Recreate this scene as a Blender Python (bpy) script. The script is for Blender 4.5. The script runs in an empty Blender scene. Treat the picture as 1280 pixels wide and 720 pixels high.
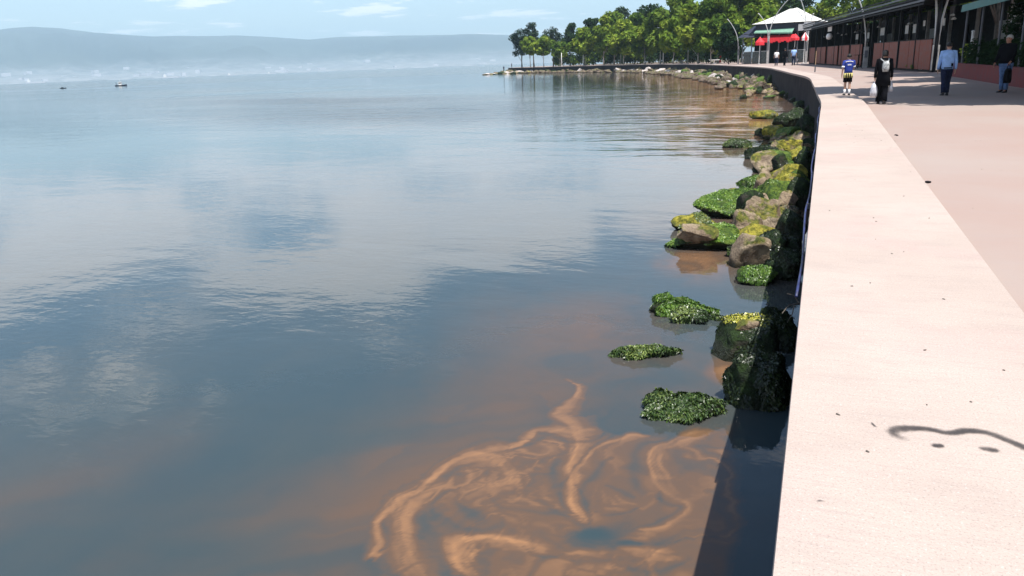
import bpy, bmesh, math, random
import numpy as np
from mathutils import Vector, Matrix, noise as mnoise

SC = bpy.context.scene
COL = SC.collection
rng = np.random.default_rng(7)
random.seed(7)
R = math.radians
PI = math.pi

# ------------------------------------------------------------------ camera
EYE = 1.5
F_PX = 960.0
ROLL = math.atan(-0.0394)
PITCH = math.atan((360 - 79.5) * math.cos(ROLL) / F_PX)
YAW = R(22.014)


def cam_basis():
    fw = np.array([0, math.cos(PITCH), -math.sin(PITCH)])
    r0 = np.array([1.0, 0, 0])
    u0 = np.array([0, math.sin(PITCH), math.cos(PITCH)])
    a = -ROLL
    rr = math.cos(a) * r0 - math.sin(a) * u0
    uu = math.sin(a) * r0 + math.cos(a) * u0
    c, s = math.cos(YAW), math.sin(YAW)
    m = np.array([[c, -s, 0], [s, c, 0], [0, 0, 1]])
    return m @ rr, m @ uu, m @ fw


CR, CU, CF = cam_basis()
CC = np.array([0, 0, EYE])
cam_d = bpy.data.cameras.new("camera")
cam = bpy.data.objects.new("camera", cam_d)
COL.objects.link(cam)
cam_d.sensor_width = 36
cam_d.lens = 36 * F_PX / 1280
cam_d.clip_start = 0.05
cam_d.clip_end = 60000
cam.matrix_world = Matrix((
    (CR[0], CU[0], -CF[0], 0), (CR[1], CU[1], -CF[1], 0), (CR[2], CU[2], -CF[2], EYE), (0, 0, 0, 1)))
SC.camera = cam

# ------------------------------------------------------------------ sky, sun, exposure
SUN_DIR = Vector((0.295, -0.30, 1.0)).normalized()
SUN_EL = math.asin(SUN_DIR.z)
SUN_ROT = math.atan2(SUN_DIR.x, SUN_DIR.y)
SKY_STRENGTH = 0.112
SUN_STRENGTH = 4.8
EXPOSURE = 0.84

vs = SC.view_settings
vs.view_transform = 'Standard'
vs.look = 'None'
vs.gamma = 1
vs.use_curve_mapping = False
vs.exposure = EXPOSURE

world = bpy.data.worlds.new("World")
SC.world = world
world.use_nodes = True
WT = world.node_tree
WT.nodes.clear()


def wn(t, **kw):
    n = WT.nodes.new(t)
    for k, v in kw.items():
        setattr(n, k, v)
    return n


wl = WT.links.new
w_out = wn('ShaderNodeOutputWorld')
w_bg = wn('ShaderNodeBackground')
w_bg.inputs['Strength'].default_value = SKY_STRENGTH
w_sky = wn('ShaderNodeTexSky', sky_type='NISHITA', sun_disc=False)
w_sky.sun_elevation = SUN_EL
w_sky.sun_rotation = SUN_ROT
w_sky.air_density = 1.0
w_sky.dust_density = 0.9
w_sky.ozone_density = 2.6
w_sky.altitude = 0
# thin cloud layer: direction projected on a flat layer high above
w_tc = wn('ShaderNodeTexCoord')
w_sep = wn('ShaderNodeSeparateXYZ')
wl(w_tc.outputs['Generated'], w_sep.inputs[0])


def wmath(op, a, b=None):
    n = wn('ShaderNodeMath', operation=op)
    for i, q in enumerate((a, b)):
        if q is None:
            continue
        if isinstance(q, (int, float)):
            n.inputs[i].default_value = q
        else:
            wl(q, n.inputs[i])
    return n.outputs[0]


zc = wmath('ADD', wmath('MAXIMUM', w_sep.outputs['Z'], 0.0), 0.06)
w_comb = wn('ShaderNodeCombineXYZ')
wl(wmath('DIVIDE', w_sep.outputs['X'], zc), w_comb.inputs[0])
wl(wmath('DIVIDE', w_sep.outputs['Y'], zc), w_comb.inputs[1])
w_n1 = wn('ShaderNodeTexNoise')
w_n1.inputs['Scale'].default_value = 0.85
w_n1.inputs['Detail'].default_value = 6
w_n1.inputs['Roughness'].default_value = 0.64
w_map = wn('ShaderNodeMapping')
w_map.inputs['Location'].default_value = (3.4, 1.3, 0)
wl(w_comb.outputs[0], w_map.inputs[0])
wl(w_map.outputs[0], w_n1.inputs[0])
# how much cloud there is at each height over the horizon
w_el = wn('ShaderNodeValToRGB')
wl(w_sep.outputs['Z'], w_el.inputs[0])
cr = w_el.color_ramp
cr.elements[0].position = 0.0
cr.elements[0].color = (-0.2, -0.2, -0.2, 1)
cr.elements[1].position = 1.0
cr.elements[1].color = (0.0, 0.0, 0.0, 1)
for p_, v_ in ((0.07, -0.07), (0.085, 0.03), (0.105, 0.125), (0.205, 0.155), (0.26, 0.08), (0.31, -0.07)):
    e_ = cr.elements.new(p_)
    e_.color = (v_, v_, v_, 1)
w_sum = wmath('ADD', w_n1.outputs['Fac'], w_el.outputs[0])
w_mr = wn('ShaderNodeMapRange', interpolation_type='SMOOTHSTEP')
wl(w_sum, w_mr.inputs[0])
w_mr.inputs[1].default_value = 0.55
w_mr.inputs[2].default_value = 0.63
w_mr.inputs[3].default_value = 0.0
w_mr.inputs[4].default_value = 0.8
w_mix = wn('ShaderNodeMix', data_type='RGBA')
wl(w_mr.outputs[0], w_mix.inputs[0])
wl(w_sky.outputs[0], w_mix.inputs[6])
w_mix.inputs[7].default_value = (9.6, 9.0, 8.9, 1)
wl(w_mix.outputs[2], w_bg.inputs['Color'])
wl(w_bg.outputs[0], w_out.inputs['Surface'])

sun_d = bpy.data.lights.new("sun", 'SUN')
sun_d.energy = SUN_STRENGTH
sun_d.angle = R(0.5)
sun_d.color = (1.0, 0.965, 0.91)
sun = bpy.data.objects.new("sun", sun_d)
COL.objects.link(sun)
sun.rotation_euler = (-SUN_DIR).to_track_quat('-Z', 'Y').to_euler()
sun.location = (30, 30, 60)


# ------------------------------------------------------------------ picture <-> place
def ray(px, py):
    return CF + CR * (px - 640) / F_PX - CU * (py - 360) / F_PX


def at(px, py, z=0.0):
    d = ray(px, py)
    t = (z - EYE) / d[2]
    return CC + d * t


def proj(p):
    q = np.asarray(p, float) - CC
    k = q @ CF
    return 640 + F_PX * (q @ CR) / k, 360 - F_PX * (q @ CU) / k, k


def hor(px):
    return 79.5 + (px - 640) * -0.0394


WATER_Z = -1.9
PAVE_Z = -0.10
# outer edge of the sea wall, near to far, then round the far end of the point
EDGE = [(0, -40), (0, -10), (0, 10), (0, 20), (0, 26), (-0.15, 31), (-0.45, 41), (-0.95, 53), (-2.5, 66), (-4.2, 80),
        (-7.0, 98), (-16.5, 136), (-27.5, 171), (-46, 211), (-67, 236), (-92, 263), (-112, 284), (-116, 296)]


def resample(pts, step):
    p = np.array(pts, float)
    out = []
    n = len(p)
    for i in range(n - 1):
        p0, p1, p2, p3 = p[max(i - 1, 0)], p[i], p[i + 1], p[min(i + 2, n - 1)]
        m = max(1, int(np.linalg.norm(p2 - p1) / step))
        for k in range(m):
            t = k / m
            q = 0.5 * ((2 * p1) + (-p0 + p2) * t + (2 * p0 - 5 * p1 + 4 * p2 - p3) * t * t + (-p0 + 3 * p1 - 3 * p2 + p3) * t ** 3)
            out.append(q)
    out.append(p[-1])
    return np.array(out)


EDGE_S = resample(EDGE, 1.5)


def edge_along(px):
    """where the viewing direction of a picture column meets the sea wall's edge"""
    d = ray(px, hor(px))[:2]
    d = d / np.linalg.norm(d)
    best = None
    for a, b in zip(EDGE_S[:-1], EDGE_S[1:]):
        e = b - a
        det = d[0] * -e[1] + d[1] * e[0]
        if abs(det) < 1e-9:
            continue
        t = (a[0] * -e[1] + a[1] * e[0]) / det
        u = (d[0] * a[1] - d[1] * a[0]) / det
        if t > 20 and -1e-6 <= u <= 1 + 1e-6 and (best is None or t > best):
            best = t
    return d, best


def behind(px, extra):
    d, t = edge_along(px)
    if t is None:
        t = 285
    return d * (t + extra)


def height_for(x, y, px_top):
    """height of a thing on the pavement whose top shows at picture row px_top"""
    lo, hi = 0.0, 60.0
    for _ in range(40):
        mid = (lo + hi) / 2
        if proj((x, y, mid + PAVE_Z))[1] > px_top:
            lo = mid
        else:
            hi = mid
    return lo


# ------------------------------------------------------------------ tagging and mesh building
def link(o, parent=None):
    COL.objects.link(o)
    if parent is not None:
        o.parent = parent
    return o


def tag(o, label=None, cat=None, group=None, kind=None):
    if label:
        o['label'] = label
    if cat:
        o['category'] = cat
    if group:
        o['group'] = group
    if kind:
        o['kind'] = kind
    return o


def thing(name, label, cat, loc=(0, 0, 0), rz=0.0, group=None):
    o = bpy.data.objects.new(name, None)
    o.empty_display_size = 0.2
    o.location = loc
    o.rotation_euler = (0, 0, rz)
    link(o)
    return tag(o, label, cat, group)


class MB:
    def __init__(self):
        self.v, self.f, self.m = [], [], []

    def add(self, vs_, fs_, mi=0):
        b = len(self.v)
        self.v += [tuple(map(float, q)) for q in vs_]
        self.f += [tuple(b + i for i in q) for q in fs_]
        self.m += [mi] * len(fs_)
        return self

    def box(self, c, s, rz=0.0, mi=0, taper=1.0):
        x, y, z = s[0] / 2, s[1] / 2, s[2] / 2
        cz, sz = math.cos(rz), math.sin(rz)
        vs_ = []
        for k in (-1, 1):
            g = taper if k > 0 else 1
            for a, b in ((-1, -1), (1, -1), (1, 1), (-1, 1)):
                lx, ly = a * x * g, b * y * g
                vs_.append((c[0] + lx * cz - ly * sz, c[1] + lx * sz + ly * cz, c[2] + k * z))
        return self.add(vs_, [(0, 3, 2, 1), (4, 5, 6, 7), (0, 1, 5, 4), (1, 2, 6, 5), (2, 3, 7, 6), (3, 0, 4, 7)], mi)

    def bbox(self, c, s, rz=0.0, b=0.02, mi=0):
        """box with chamfered upright edges"""
        x, y = s[0] / 2, s[1] / 2
        b = min(b, x * .8, y * .8)
        out = [(-x + b, -y), (x - b, -y), (x, -y + b), (x, y - b), (x - b, y), (-x + b, y), (-x, y - b), (-x, -y + b)]
        return self.prism(out, c[2] - s[2] / 2, c[2] + s[2] / 2, (c[0], c[1]), rz, mi, b)

    def prism(self, outline, z0, z1, off=(0, 0), rz=0.0, mi=0, top_in=0.0):
        cz, sz = math.cos(rz), math.sin(rz)
        n = len(outline)
        lo = [(off[0] + a * cz - b * sz, off[1] + a * sz + b * cz) for a, b in outline]
        vs_ = [(a, b, z0) for a, b in lo]
        fs_ = []
        if top_in > 0:
            g = []
            for a, b in outline:
                l_ = math.hypot(a, b) or 1
                k = max(0, l_ - top_in) / l_
                g.append((off[0] + (a * cz - b * sz) * k, off[1] + (a * sz + b * cz) * k))
            vs_ += [(a, b, z1 - top_in * .6) for a, b in lo] + [(a, b, z1) for a, b in g]
            rings = 3
        else:
            vs_ += [(a, b, z1) for a, b in lo]
            rings = 2
        for r in range(rings - 1):
            for i in range(n):
                j = (i + 1) % n
                fs_.append((r * n + i, r * n + j, (r + 1) * n + j, (r + 1) * n + i))
        fs_.append(tuple(range(n - 1, -1, -1)))
        fs_.append(tuple(range((rings - 1) * n, rings * n)))
        return self.add(vs_, fs_, mi)

    def tube(self, pts, rad, n=8, mi=0, cap=True):
        pts = [Vector(q) for q in pts]
        if not hasattr(rad, '__len__'):
            rad = [rad] * len(pts)
        vs_, fs_ = [], []
        side = None
        for i, q in enumerate(pts):
            d = (pts[min(i + 1, len(pts) - 1)] - pts[max(i - 1, 0)]).normalized()
            if side is None:
                up = Vector((0, 0, 1)) if abs(d.z) < .9 else Vector((1, 0, 0))
                side = d.cross(up).normalized()
            else:
                side = (side - d * side.dot(d)).normalized()
            oth = d.cross(side)
            for k in range(n):
                a = 2 * PI * k / n
                vs_.append(q + (side * math.cos(a) + oth * math.sin(a)) * rad[i])
        for i in range(len(pts) - 1):
            for k in range(n):
                l = (k + 1) % n
                fs_.append((i * n + k, i * n + l, (i + 1) * n + l, (i + 1) * n + k))
        if cap:
            fs_.append(tuple(range(n - 1, -1, -1)))
            b = (len(pts) - 1) * n
            fs_.append(tuple(range(b, b + n)))
        return self.add(vs_, fs_, mi)

    def lathe(self, prof, c=(0, 0, 0), n=14, mi=0):
        vs_, fs_ = [], []
        for r_, z_ in prof:
            for k in range(n):
                a = 2 * PI * k / n
                vs_.append((c[0] + r_ * math.cos(a), c[1] + r_ * math.sin(a), c[2] + z_))
        for i in range(len(prof) - 1):
            for k in range(n):
                l = (k + 1) % n
                fs_.append((i * n + k, i * n + l, (i + 1) * n + l, (i + 1) * n + k))
        fs_.append(tuple(range(n - 1, -1, -1)))
        b = (len(prof) - 1) * n
        fs_.append(tuple(range(b, b + n)))
        return self.add(vs_, fs_, mi)

    def build(self, name, mats, parent=None, smooth=False, label=None, kind=None):
        me = bpy.data.meshes.new(name)
        me.from_pydata(self.v, [], self.f)
        for m_ in (mats if isinstance(mats, (list, tuple)) else [mats]):
            me.materials.append(m_)
        if any(self.m):
            me.polygons.foreach_set('material_index', self.m)
        if smooth:
            me.polygons.foreach_set('use_smooth', [True] * len(me.polygons))
        me.update()
        o = bpy.data.objects.new(name, me)
        link(o, parent)
        if label:
            o['label'] = label
        if kind:
            o['kind'] = kind
        return o


def np_mesh(name, v, f, mats, parent=None, smooth=False, attrs=None):
    """fast mesh from arrays, every face with the same corner count"""
    me = bpy.data.meshes.new(name)
    v = np.asarray(v, np.float32)
    f = np.asarray(f, np.int32)
    k = f.shape[1]
    me.vertices.add(len(v))
    me.vertices.foreach_set('co', v.ravel())
    me.loops.add(f.size)
    me.loops.foreach_set('vertex_index', f.ravel())
    me.polygons.add(len(f))
    me.polygons.foreach_set('loop_start', np.arange(0, f.size, k, dtype=np.int32))
    me.polygons.foreach_set('loop_total', np.full(len(f), k, np.int32))
    if smooth:
        me.polygons.foreach_set('use_smooth', np.ones(len(f), bool))
    for m_ in (mats if isinstance(mats, (list, tuple)) else [mats]):
        me.materials.append(m_)
    for nm, arr in (attrs or {}).items():
        a = me.attributes.new(nm, 'FLOAT', 'POINT')
        a.data.foreach_set('value', np.asarray(arr, np.float32))
    me.update(calc_edges=True)
    o = bpy.data.objects.new(name, me)
    link(o, parent)
    return o


def vnoise(x, y, seed=0):
    """smooth 2-D value noise in numpy, 0..1"""
    xi, yi = np.floor(x).astype(np.int64), np.floor(y).astype(np.int64)
    xf, yf = x - xi, y - yi

    def h(a, b):
        n = (a * 374761393 + b * 668265263 + seed * 974634777) & 0xffffffff
        n = ((n ^ (n >> 13)) * 1274126177) & 0xffffffff
        return ((n ^ (n >> 16)) & 0xffff) / 65535.0
    u, v = xf * xf * xf * (xf * (xf * 6 - 15) + 10), yf * yf * yf * (yf * (yf * 6 - 15) + 10)
    return (h(xi, yi) * (1 - u) + h(xi + 1, yi) * u) * (1 - v) + (h(xi, yi + 1) * (1 - u) + h(xi + 1, yi + 1) * u) * v


def fbm(x, y, seed=0, oct_=4, gain=.5):
    s, a, t = 0, 1, 0
    for i in range(oct_):
        s = s + a * vnoise(x * 2 ** i, y * 2 ** i, seed + i * 17)
        t += a
        a *= gain
    return s / t


# ------------------------------------------------------------------ materials
class NT:
    """small wrapper for building node trees"""

    def __init__(self, name):
        self.mat = bpy.data.materials.new(name)
        self.mat.use_nodes = True
        self.t = self.mat.node_tree
        self.t.nodes.clear()
        self.out = self.t.nodes.new('ShaderNodeOutputMaterial')

    def n(self, ty, **kw):
        q = self.t.nodes.new(ty)
        for k, v_ in kw.items():
            setattr(q, k, v_)
        return q

    def put(self, sock, val):
        if isinstance(val, bpy.types.NodeSocket):
            self.t.links.new(val, sock)
        elif isinstance(val, (tuple, list)) and sock.type == 'RGBA' and len(val) == 3:
            sock.default_value = (*val, 1)
        else:
            sock.default_value = val

    def math(self, op, a, b=0.0, c=None, clamp=False):
        q = self.n('ShaderNodeMath', operation=op, use_clamp=clamp)
        self.put(q.inputs[0], a)
        self.put(q.inputs[1], b)
        if c is not None:
            self.put(q.inputs[2], c)
        return q.outputs[0]

    def pos(self):
        return self.n('ShaderNodeNewGeometry').outputs['Position']

    def obj(self):
        return self.n('ShaderNodeTexCoord').outputs['Object']

    def mapping(self, vec, scale=(1, 1, 1), loc=(0, 0, 0), rot=(0, 0, 0)):
        q = self.n('ShaderNodeMapping')
        self.put(q.inputs[0], vec)
        q.inputs['Scale'].default_value = scale
        q.inputs['Location'].default_value = loc
        q.inputs['Rotation'].default_value = rot
        return q.outputs[0]

    def noise(self, vec, scale, detail=4, rough=.55, dist=0.0):
        q = self.n('ShaderNodeTexNoise')
        self.put(q.inputs['Vector'], vec)
        q.inputs['Scale'].default_value = scale
        q.inputs['Detail'].default_value = detail
        q.inputs['Roughness'].default_value = rough
        q.inputs['Distortion'].default_value = dist
        return q.outputs['Fac']

    def rng(self, val, a, b, c=0.0, d=1.0, smooth=True):
        q = self.n('ShaderNodeMapRange')
        if smooth:
            q.interpolation_type = 'SMOOTHSTEP'
        self.put(q.inputs[0], val)
        for i, z in enumerate((a, b, c, d)):
            self.put(q.inputs[i + 1], z)
        return q.outputs[0]

    def mix(self, f, a, b):
        q = self.n('ShaderNodeMix', data_type='RGBA')
        self.put(q.inputs[0], f)
        self.put(q.inputs[6], a)
        self.put(q.inputs[7], b)
        return q.outputs[2]

    def attr(self, nm):
        return self.n('ShaderNodeAttribute', attribute_name=nm).outputs['Fac']

    def bump(self, h, strength=.5, dist=.02, normal=None):
        q = self.n('ShaderNodeBump')
        q.inputs['Strength'].default_value = strength
        q.inputs['Distance'].default_value = dist
        self.put(q.inputs['Height'], h)
        if normal is not None:
            self.put(q.inputs['Normal'], normal)
        return q.outputs[0]

    def principled(self, color, rough=.7, normal=None, **kw):
        q = self.n('ShaderNodeBsdfPrincipled')
        self.put(q.inputs['Base Color'], color)
        self.put(q.inputs['Roughness'], rough)
        if normal is not None:
            self.put(q.inputs['Normal'], normal)
        for k, v_ in kw.items():
            self.put(q.inputs[k.replace('_', ' ')], v_)
        self.t.links.new(q.outputs[0], self.out.inputs['Surface'])
        return q


def plain(name, col, rough=.6, var=.18, scale=6.0, bump=.0, metallic=0.0, spec=.4):
    """paint, cloth, metal...: one colour with grain, wear and a little relief"""
    t = NT(name)
    o = t.obj()
    n1 = t.noise(o, scale, 5)
    n2 = t.noise(o, scale * 7, 3)
    dark = tuple(c * (1 - var) for c in col)
    lite = tuple(min(1, c * (1 + var)) for c in col)
    c1 = t.mix(t.rng(n1, .3, .7), dark, lite)
    c2 = t.mix(t.math('MULTIPLY', t.rng(n2, .5, .75), var), c1, tuple(c * .5 for c in col))
    nm = t.bump(n2, bump, .02) if bump else None
    t.principled(c2, t.rng(n1, .2, .8, max(0, rough - .1), min(1, rough + .1)), nm, Metallic=metallic, Specular_IOR_Level=spec)
    return t.mat


def mat_concrete():
    t = NT("pale_concrete")
    p = t.pos()
    sp = t.n('ShaderNodeSeparateXYZ')
    t.put(sp.inputs[0], p)
    big = t.noise(p, .35, 4, .6)
    mid = t.noise(t.mapping(p, (1, 2.2, 1)), 1.9, 6, .68)
    brush = t.noise(t.mapping(p, (2.2, 26, 1)), 2.0, 4, .7)
    fine = t.noise(p, 120, 3, .7)
    grit = t.noise(p, 70, 3, .7)
    pit = t.noise(p, 26, 4, .75)
    pink = t.noise(t.mapping(p, loc=(4, 9, 0)), .8, 4, .6)
    base = t.mix(t.rng(big, .35, .68), (.372, .300, .256), (.415, .342, .295))
    base = t.mix(t.math('MULTIPLY', t.rng(pink, .48, .7), .5), base, (.42, .29, .26))
    base = t.mix(t.math('MULTIPLY', t.rng(mid, .44, .72), .26), base, (.255, .215, .19))
    base = t.mix(t.math('MULTIPLY', t.rng(brush, .46, .75), .38), base, (.26, .22, .20))
    base = t.mix(t.math('MULTIPLY', t.rng(fine, .50, .70), .62), base, (.19, .155, .14))
    base = t.mix(t.math('MULTIPLY', t.rng(grit, .55, .72), .4), base, (.55, .49, .46))
    base = t.mix(t.math('MULTIPLY', t.rng(pit, .675, .74), .8), base, (.16, .13, .11))
    h = t.math('ADD', t.math('MULTIPLY', fine, .5), t.math('ADD', t.math('MULTIPLY', brush, .7), t.math('MULTIPLY', pit, -.4)))
    nm = t.bump(h, .22, .004)
    t.principled(base, .85, nm, Specular_IOR_Level=.25)
    return t.mat


def mat_pavement():
    t = NT("pink_pavement")
    p = t.pos()
    big = t.noise(p, .22, 5, .6)
    mid = t.noise(t.mapping(p, (1, 6, 1)), .9, 5, .65)
    fine = t.noise(p, 150, 2, .6)
    brush = t.noise(t.mapping(p, (1.6, 22, 1)), 1.6, 4, .7)
    pit = t.noise(p, 22, 4, .75)
    base = t.mix(t.rng(big, .36, .64), (.300, .218, .186), (.308, .246, .214))
    base = t.mix(t.math('MULTIPLY', t.rng(mid, .45, .75), .3), base, (.29, .245, .225))
    base = t.mix(t.math('MULTIPLY', t.rng(brush, .48, .8), .2), base, (.24, .20, .18))
    base = t.mix(t.math('MULTIPLY', t.rng(fine, .56, .74), .4), base, (.17, .14, .13))
    base = t.mix(t.math('MULTIPLY', t.rng(pit, .70, .76), .6), base, (.15, .12, .1))
    nm = t.bump(t.math('ADD', fine, brush), .2, .004)
    t.principled(base, .85, nm, Specular_IOR_Level=.25)
    return t.mat


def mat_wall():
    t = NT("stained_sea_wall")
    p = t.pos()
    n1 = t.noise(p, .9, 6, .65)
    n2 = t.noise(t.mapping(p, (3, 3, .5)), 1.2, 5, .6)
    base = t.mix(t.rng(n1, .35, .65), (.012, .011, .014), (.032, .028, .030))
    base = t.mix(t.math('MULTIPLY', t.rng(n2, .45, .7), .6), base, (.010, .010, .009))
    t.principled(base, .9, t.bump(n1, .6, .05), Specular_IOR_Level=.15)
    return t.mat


def mat_rock(name, c1, c2, moss, mcol1, mcol2, low=(.012, .016, .006), low_h=.16):
    """boulder: pitted stone, algae where it settles, a dark wet band at the waterline"""
    t = NT(name)
    p = t.pos()
    g = t.n('ShaderNodeNewGeometry')
    sp = t.n('ShaderNodeSeparateXYZ')
    t.put(sp.inputs[0], g.outputs['Position'])
    sn = t.n('ShaderNodeSeparateXYZ')
    t.put(sn.inputs[0], g.outputs['Normal'])
    a = t.noise(p, 3.0, 6, .65)
    b = t.noise(p, 14, 5, .7)
    c = t.noise(p, 45, 3, .7)
    stone = t.mix(t.rng(a, .35, .65), c1, c2)
    stone = t.mix(t.math('MULTIPLY', t.rng(b, .52, .72), .65), stone, tuple(q * .35 for q in c1))
    stone = t.mix(t.math('MULTIPLY', t.rng(c, .55, .75), .35), stone, tuple(min(.7, q * 1.5) for q in c2))
    m0 = t.noise(t.mapping(p, loc=(7, 3, 1)), 2.4, 5, .6)
    mval = t.math('ADD', t.math('MULTIPLY', sn.outputs['Z'], .16), m0)
    mm = t.rng(mval, 1.02 - moss, 1.12 - moss)
    mc = t.mix(t.rng(t.noise(p, 9, 4), .35, .65), mcol1, mcol2)
    mc = t.mix(t.math('MULTIPLY', t.rng(b, .48, .64), .8), mc, tuple(q * .35 for q in mcol1))
    col = t.mix(mm, stone, mc)
    wet = t.rng(t.math('ADD', sp.outputs['Z'], t.math('MULTIPLY', a, .14)), WATER_Z + low_h + .12, WATER_Z + low_h)
    col = t.mix(t.math('MULTIPLY', wet, .9), col, low)
    h = t.math('ADD', t.math('MULTIPLY', a, 1.0), t.math('ADD', t.math('MULTIPLY', b, .55), t.math('MULTIPLY', c, .22)))
    t.principled(col, t.rng(wet, 0, 1, .85, .5), t.bump(h, 1.0, .14), Specular_IOR_Level=.3)
    return t.mat


def mat_leaf(name, dark, mid, lite, trans=.35):
    t = NT(name)
    a = t.attr('tint')
    c = t.mix(t.rng(a, 0, .5, smooth=False), dark, mid)
    c = t.mix(t.rng(a, .5, 1, smooth=False), c, lite)
    d = t.n('ShaderNodeBsdfDiffuse')
    t.put(d.inputs[0], c)
    tr = t.n('ShaderNodeBsdfTranslucent')
    t.put(tr.inputs[0], t.mix(.5, c, lite))
    mx = t.n('ShaderNodeMixShader')
    mx.inputs[0].default_value = trans
    t.t.links.new(d.outputs[0], mx.inputs[1])
    t.t.links.new(tr.outputs[0], mx.inputs[2])
    t.t.links.new(mx.outputs[0], t.out.inputs['Surface'])
    return t.mat


def mat_water():
    t = NT("sea_water")
    p = t.pos()
    alg = t.attr('algae')
    rip = t.attr('ripple')
    rough = t.attr('breeze')
    var = t.noise(t.mapping(p, (1, .6, 1)), .35, 5, .6)
    deep = t.mix(t.rng(var, .3, .7), (.028, .047, .054), (.042, .054, .054))
    brown = t.mix(t.rng(alg, .02, .42), deep, (.098, .060, .038))
    brown = t.mix(t.rng(alg, .38, .95, smooth=False), brown, (.285, .145, .066))
    # ripples at three sizes; their height follows the calm and breezy patches
    w1 = t.noise(t.mapping(p, (.55, 1.0, 1), rot=(0, 0, R(22))), 2.3, 3, .55, .4)
    w2 = t.noise(t.mapping(p, (.5, 1.0, 1), rot=(0, 0, R(12))), .62, 3, .5, .3)
    w0 = t.noise(t.mapping(p, (.6, 1.0, 1), rot=(0, 0, R(-8))), 8.0, 2, .5, .3)
    w3 = t.noise(t.mapping(p, (.5, 1.0, 1), rot=(0, 0, R(30))), .13, 2, .5)
    h = t.math('ADD', t.math('MULTIPLY', w1, t.math('MULTIPLY', rip, .0075)), t.math('MULTIPLY', w2, t.math('MULTIPLY', rip, .030)))
    h = t.math('ADD', h, t.math('MULTIPLY', w0, t.math('MULTIPLY', rip, .0036)))
    h = t.math('ADD', h, t.math('MULTIPLY', w3, t.math('MULTIPLY', rip, .05)))
    w4 = t.noise(t.mapping(p, (.34, 1.0, 1), rot=(0, 0, R(20))), .42, 3, .55, .5)
    h = t.math('ADD', h, t.math('MULTIPLY', w4, t.math('MULTIPLY', t.attr('chop'), .16)))
    nm = t.bump(h, 1.0, 1.0)
    t.principled(brown, rough, nm, IOR=1.333, Specular_IOR_Level=.5)
    return t.mat


M = {}
M['concrete'] = mat_concrete()
M['pave'] = mat_pavement()
M['wall'] = mat_wall()
M['rock_green'] = mat_rock("mossy_rock", (.075, .062, .045), (.19, .15, .10), .66, (.035, .075, .012), (.12, .18, .022))
M['rock_dark'] = mat_rock("dark_weed_rock", (.02, .022, .014), (.05, .045, .03), .62, (.008, .018, .005), (.02, .042, .008))
M['rock_brown'] = mat_rock("brown_rock", (.17, .12, .08), (.40, .31, .21), .44, (.08, .10, .018), (.22, .20, .035), (.02, .02, .008), .10)
M['rock_yellow'] = mat_rock("yellow_algae_rock", (.15, .11, .065), (.32, .25, .15), .60, (.12, .13, .016), (.38, .33, .045), (.015, .025, .006), .14)
M['rock_bank'] = mat_rock("bank_stone", (.085, .062, .046), (.21, .16, .12), .42, (.05, .06, .014), (.12, .12, .03), (.02, .018, .008), .12)
M['rock_white'] = mat_rock("pale_limestone", (.34, .30, .275), (.55, .49, .455), .06, (.10, .11, .03), (.2, .18, .05), (.05, .045, .02), .05)
def mat_weed(name, dark, mid, lite):
    t = NT(name)
    a = t.attr('tint')
    c = t.mix(t.rng(a, 0, .55, smooth=False), dark, mid)
    c = t.mix(t.rng(a, .55, 1, smooth=False), c, lite)
    t.principled(c, .38, None, Specular_IOR_Level=.45)
    return t.mat


M['weed'] = mat_weed("sea_lettuce", (.010, .020, .006), (.040, .078, .018), (.20, .25, .07))
M['weed_sunlit'] = mat_weed("sunlit_sea_lettuce", (.014, .034, .006), (.065, .14, .016), (.24, .34, .05))  # lighter copy of the weed: sunshine on the lit rocks painted in
M['weed_shade'] = mat_weed("shade_darkened_sea_weed", (.003, .007, .003), (.010, .022, .006), (.045, .065, .018))  # near black copy of the weed: shade beside the wall put into its colour
M['weed_y'] = mat_weed("yellow_weed", (.05, .07, .01), (.22, .23, .02), (.46, .42, .06))
M['leaf_fresh'] = mat_leaf("fresh_leaves", (.035, .070, .010), (.125, .195, .024), (.30, .35, .05), .28)
M['leaf_mid'] = mat_leaf("green_leaves", (.022, .05, .012), (.085, .148, .022), (.21, .27, .045), .26)
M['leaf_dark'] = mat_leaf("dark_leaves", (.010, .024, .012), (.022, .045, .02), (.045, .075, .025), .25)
M['needle'] = mat_leaf("pine_needles", (.012, .026, .018), (.026, .048, .030), (.055, .08, .045), .15)
M['bark'] = plain("bark", (.10, .085, .07), .9, .35, 5, .5)
M['bark_pale'] = plain("pale_plane_bark", (.34, .31, .27), .85, .3, 4, .4)
M['black'] = plain("black_paint", (.008, .008, .010), .6, .3, 4, spec=.1)
M['dark_wood'] = plain("dark_stained_wood", (.016, .013, .012), .7, .35, 8, .3, spec=.1)
M['navy'] = plain("navy_fascia", (.018, .022, .040), .6, .25, 3)
M['terracotta'] = plain("red_brown_panel", (.17, .032, .014), .6, .2, 3, .15)
M['red_wall'] = plain("painted_red_wall", (.15, .022, .022), .8, .2, 2.5, .3)
M['teal'] = plain("teal_canvas", (.055, .17, .155), .7, .15, 3)
M['green_canvas'] = plain("pale_green_canvas", (.16, .30, .22), .7, .15, 3)
M['red'] = plain("red_canvas", (.62, .02, .03), .7, .18, 3)
M['white'] = plain("white_paint", (.72, .71, .68), .6, .1, 4)
M['tent'] = plain("white_tent_fabric", (.58, .58, .54), .7, .08, 2)
M['galv'] = plain("grey_galvanised_steel", (.46, .46, .45), .45, .15, 6, .1, .4)
M['galv_dark'] = plain("dark_grey_steel", (.10, .105, .12), .5, .2, 6, .1, .3)
M['cement'] = plain("grey_render", (.30, .29, .28), .85, .2, 3, .3)
M['soil'] = plain("park_ground", (.10, .085, .05), .95, .4, .3, .3)
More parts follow.
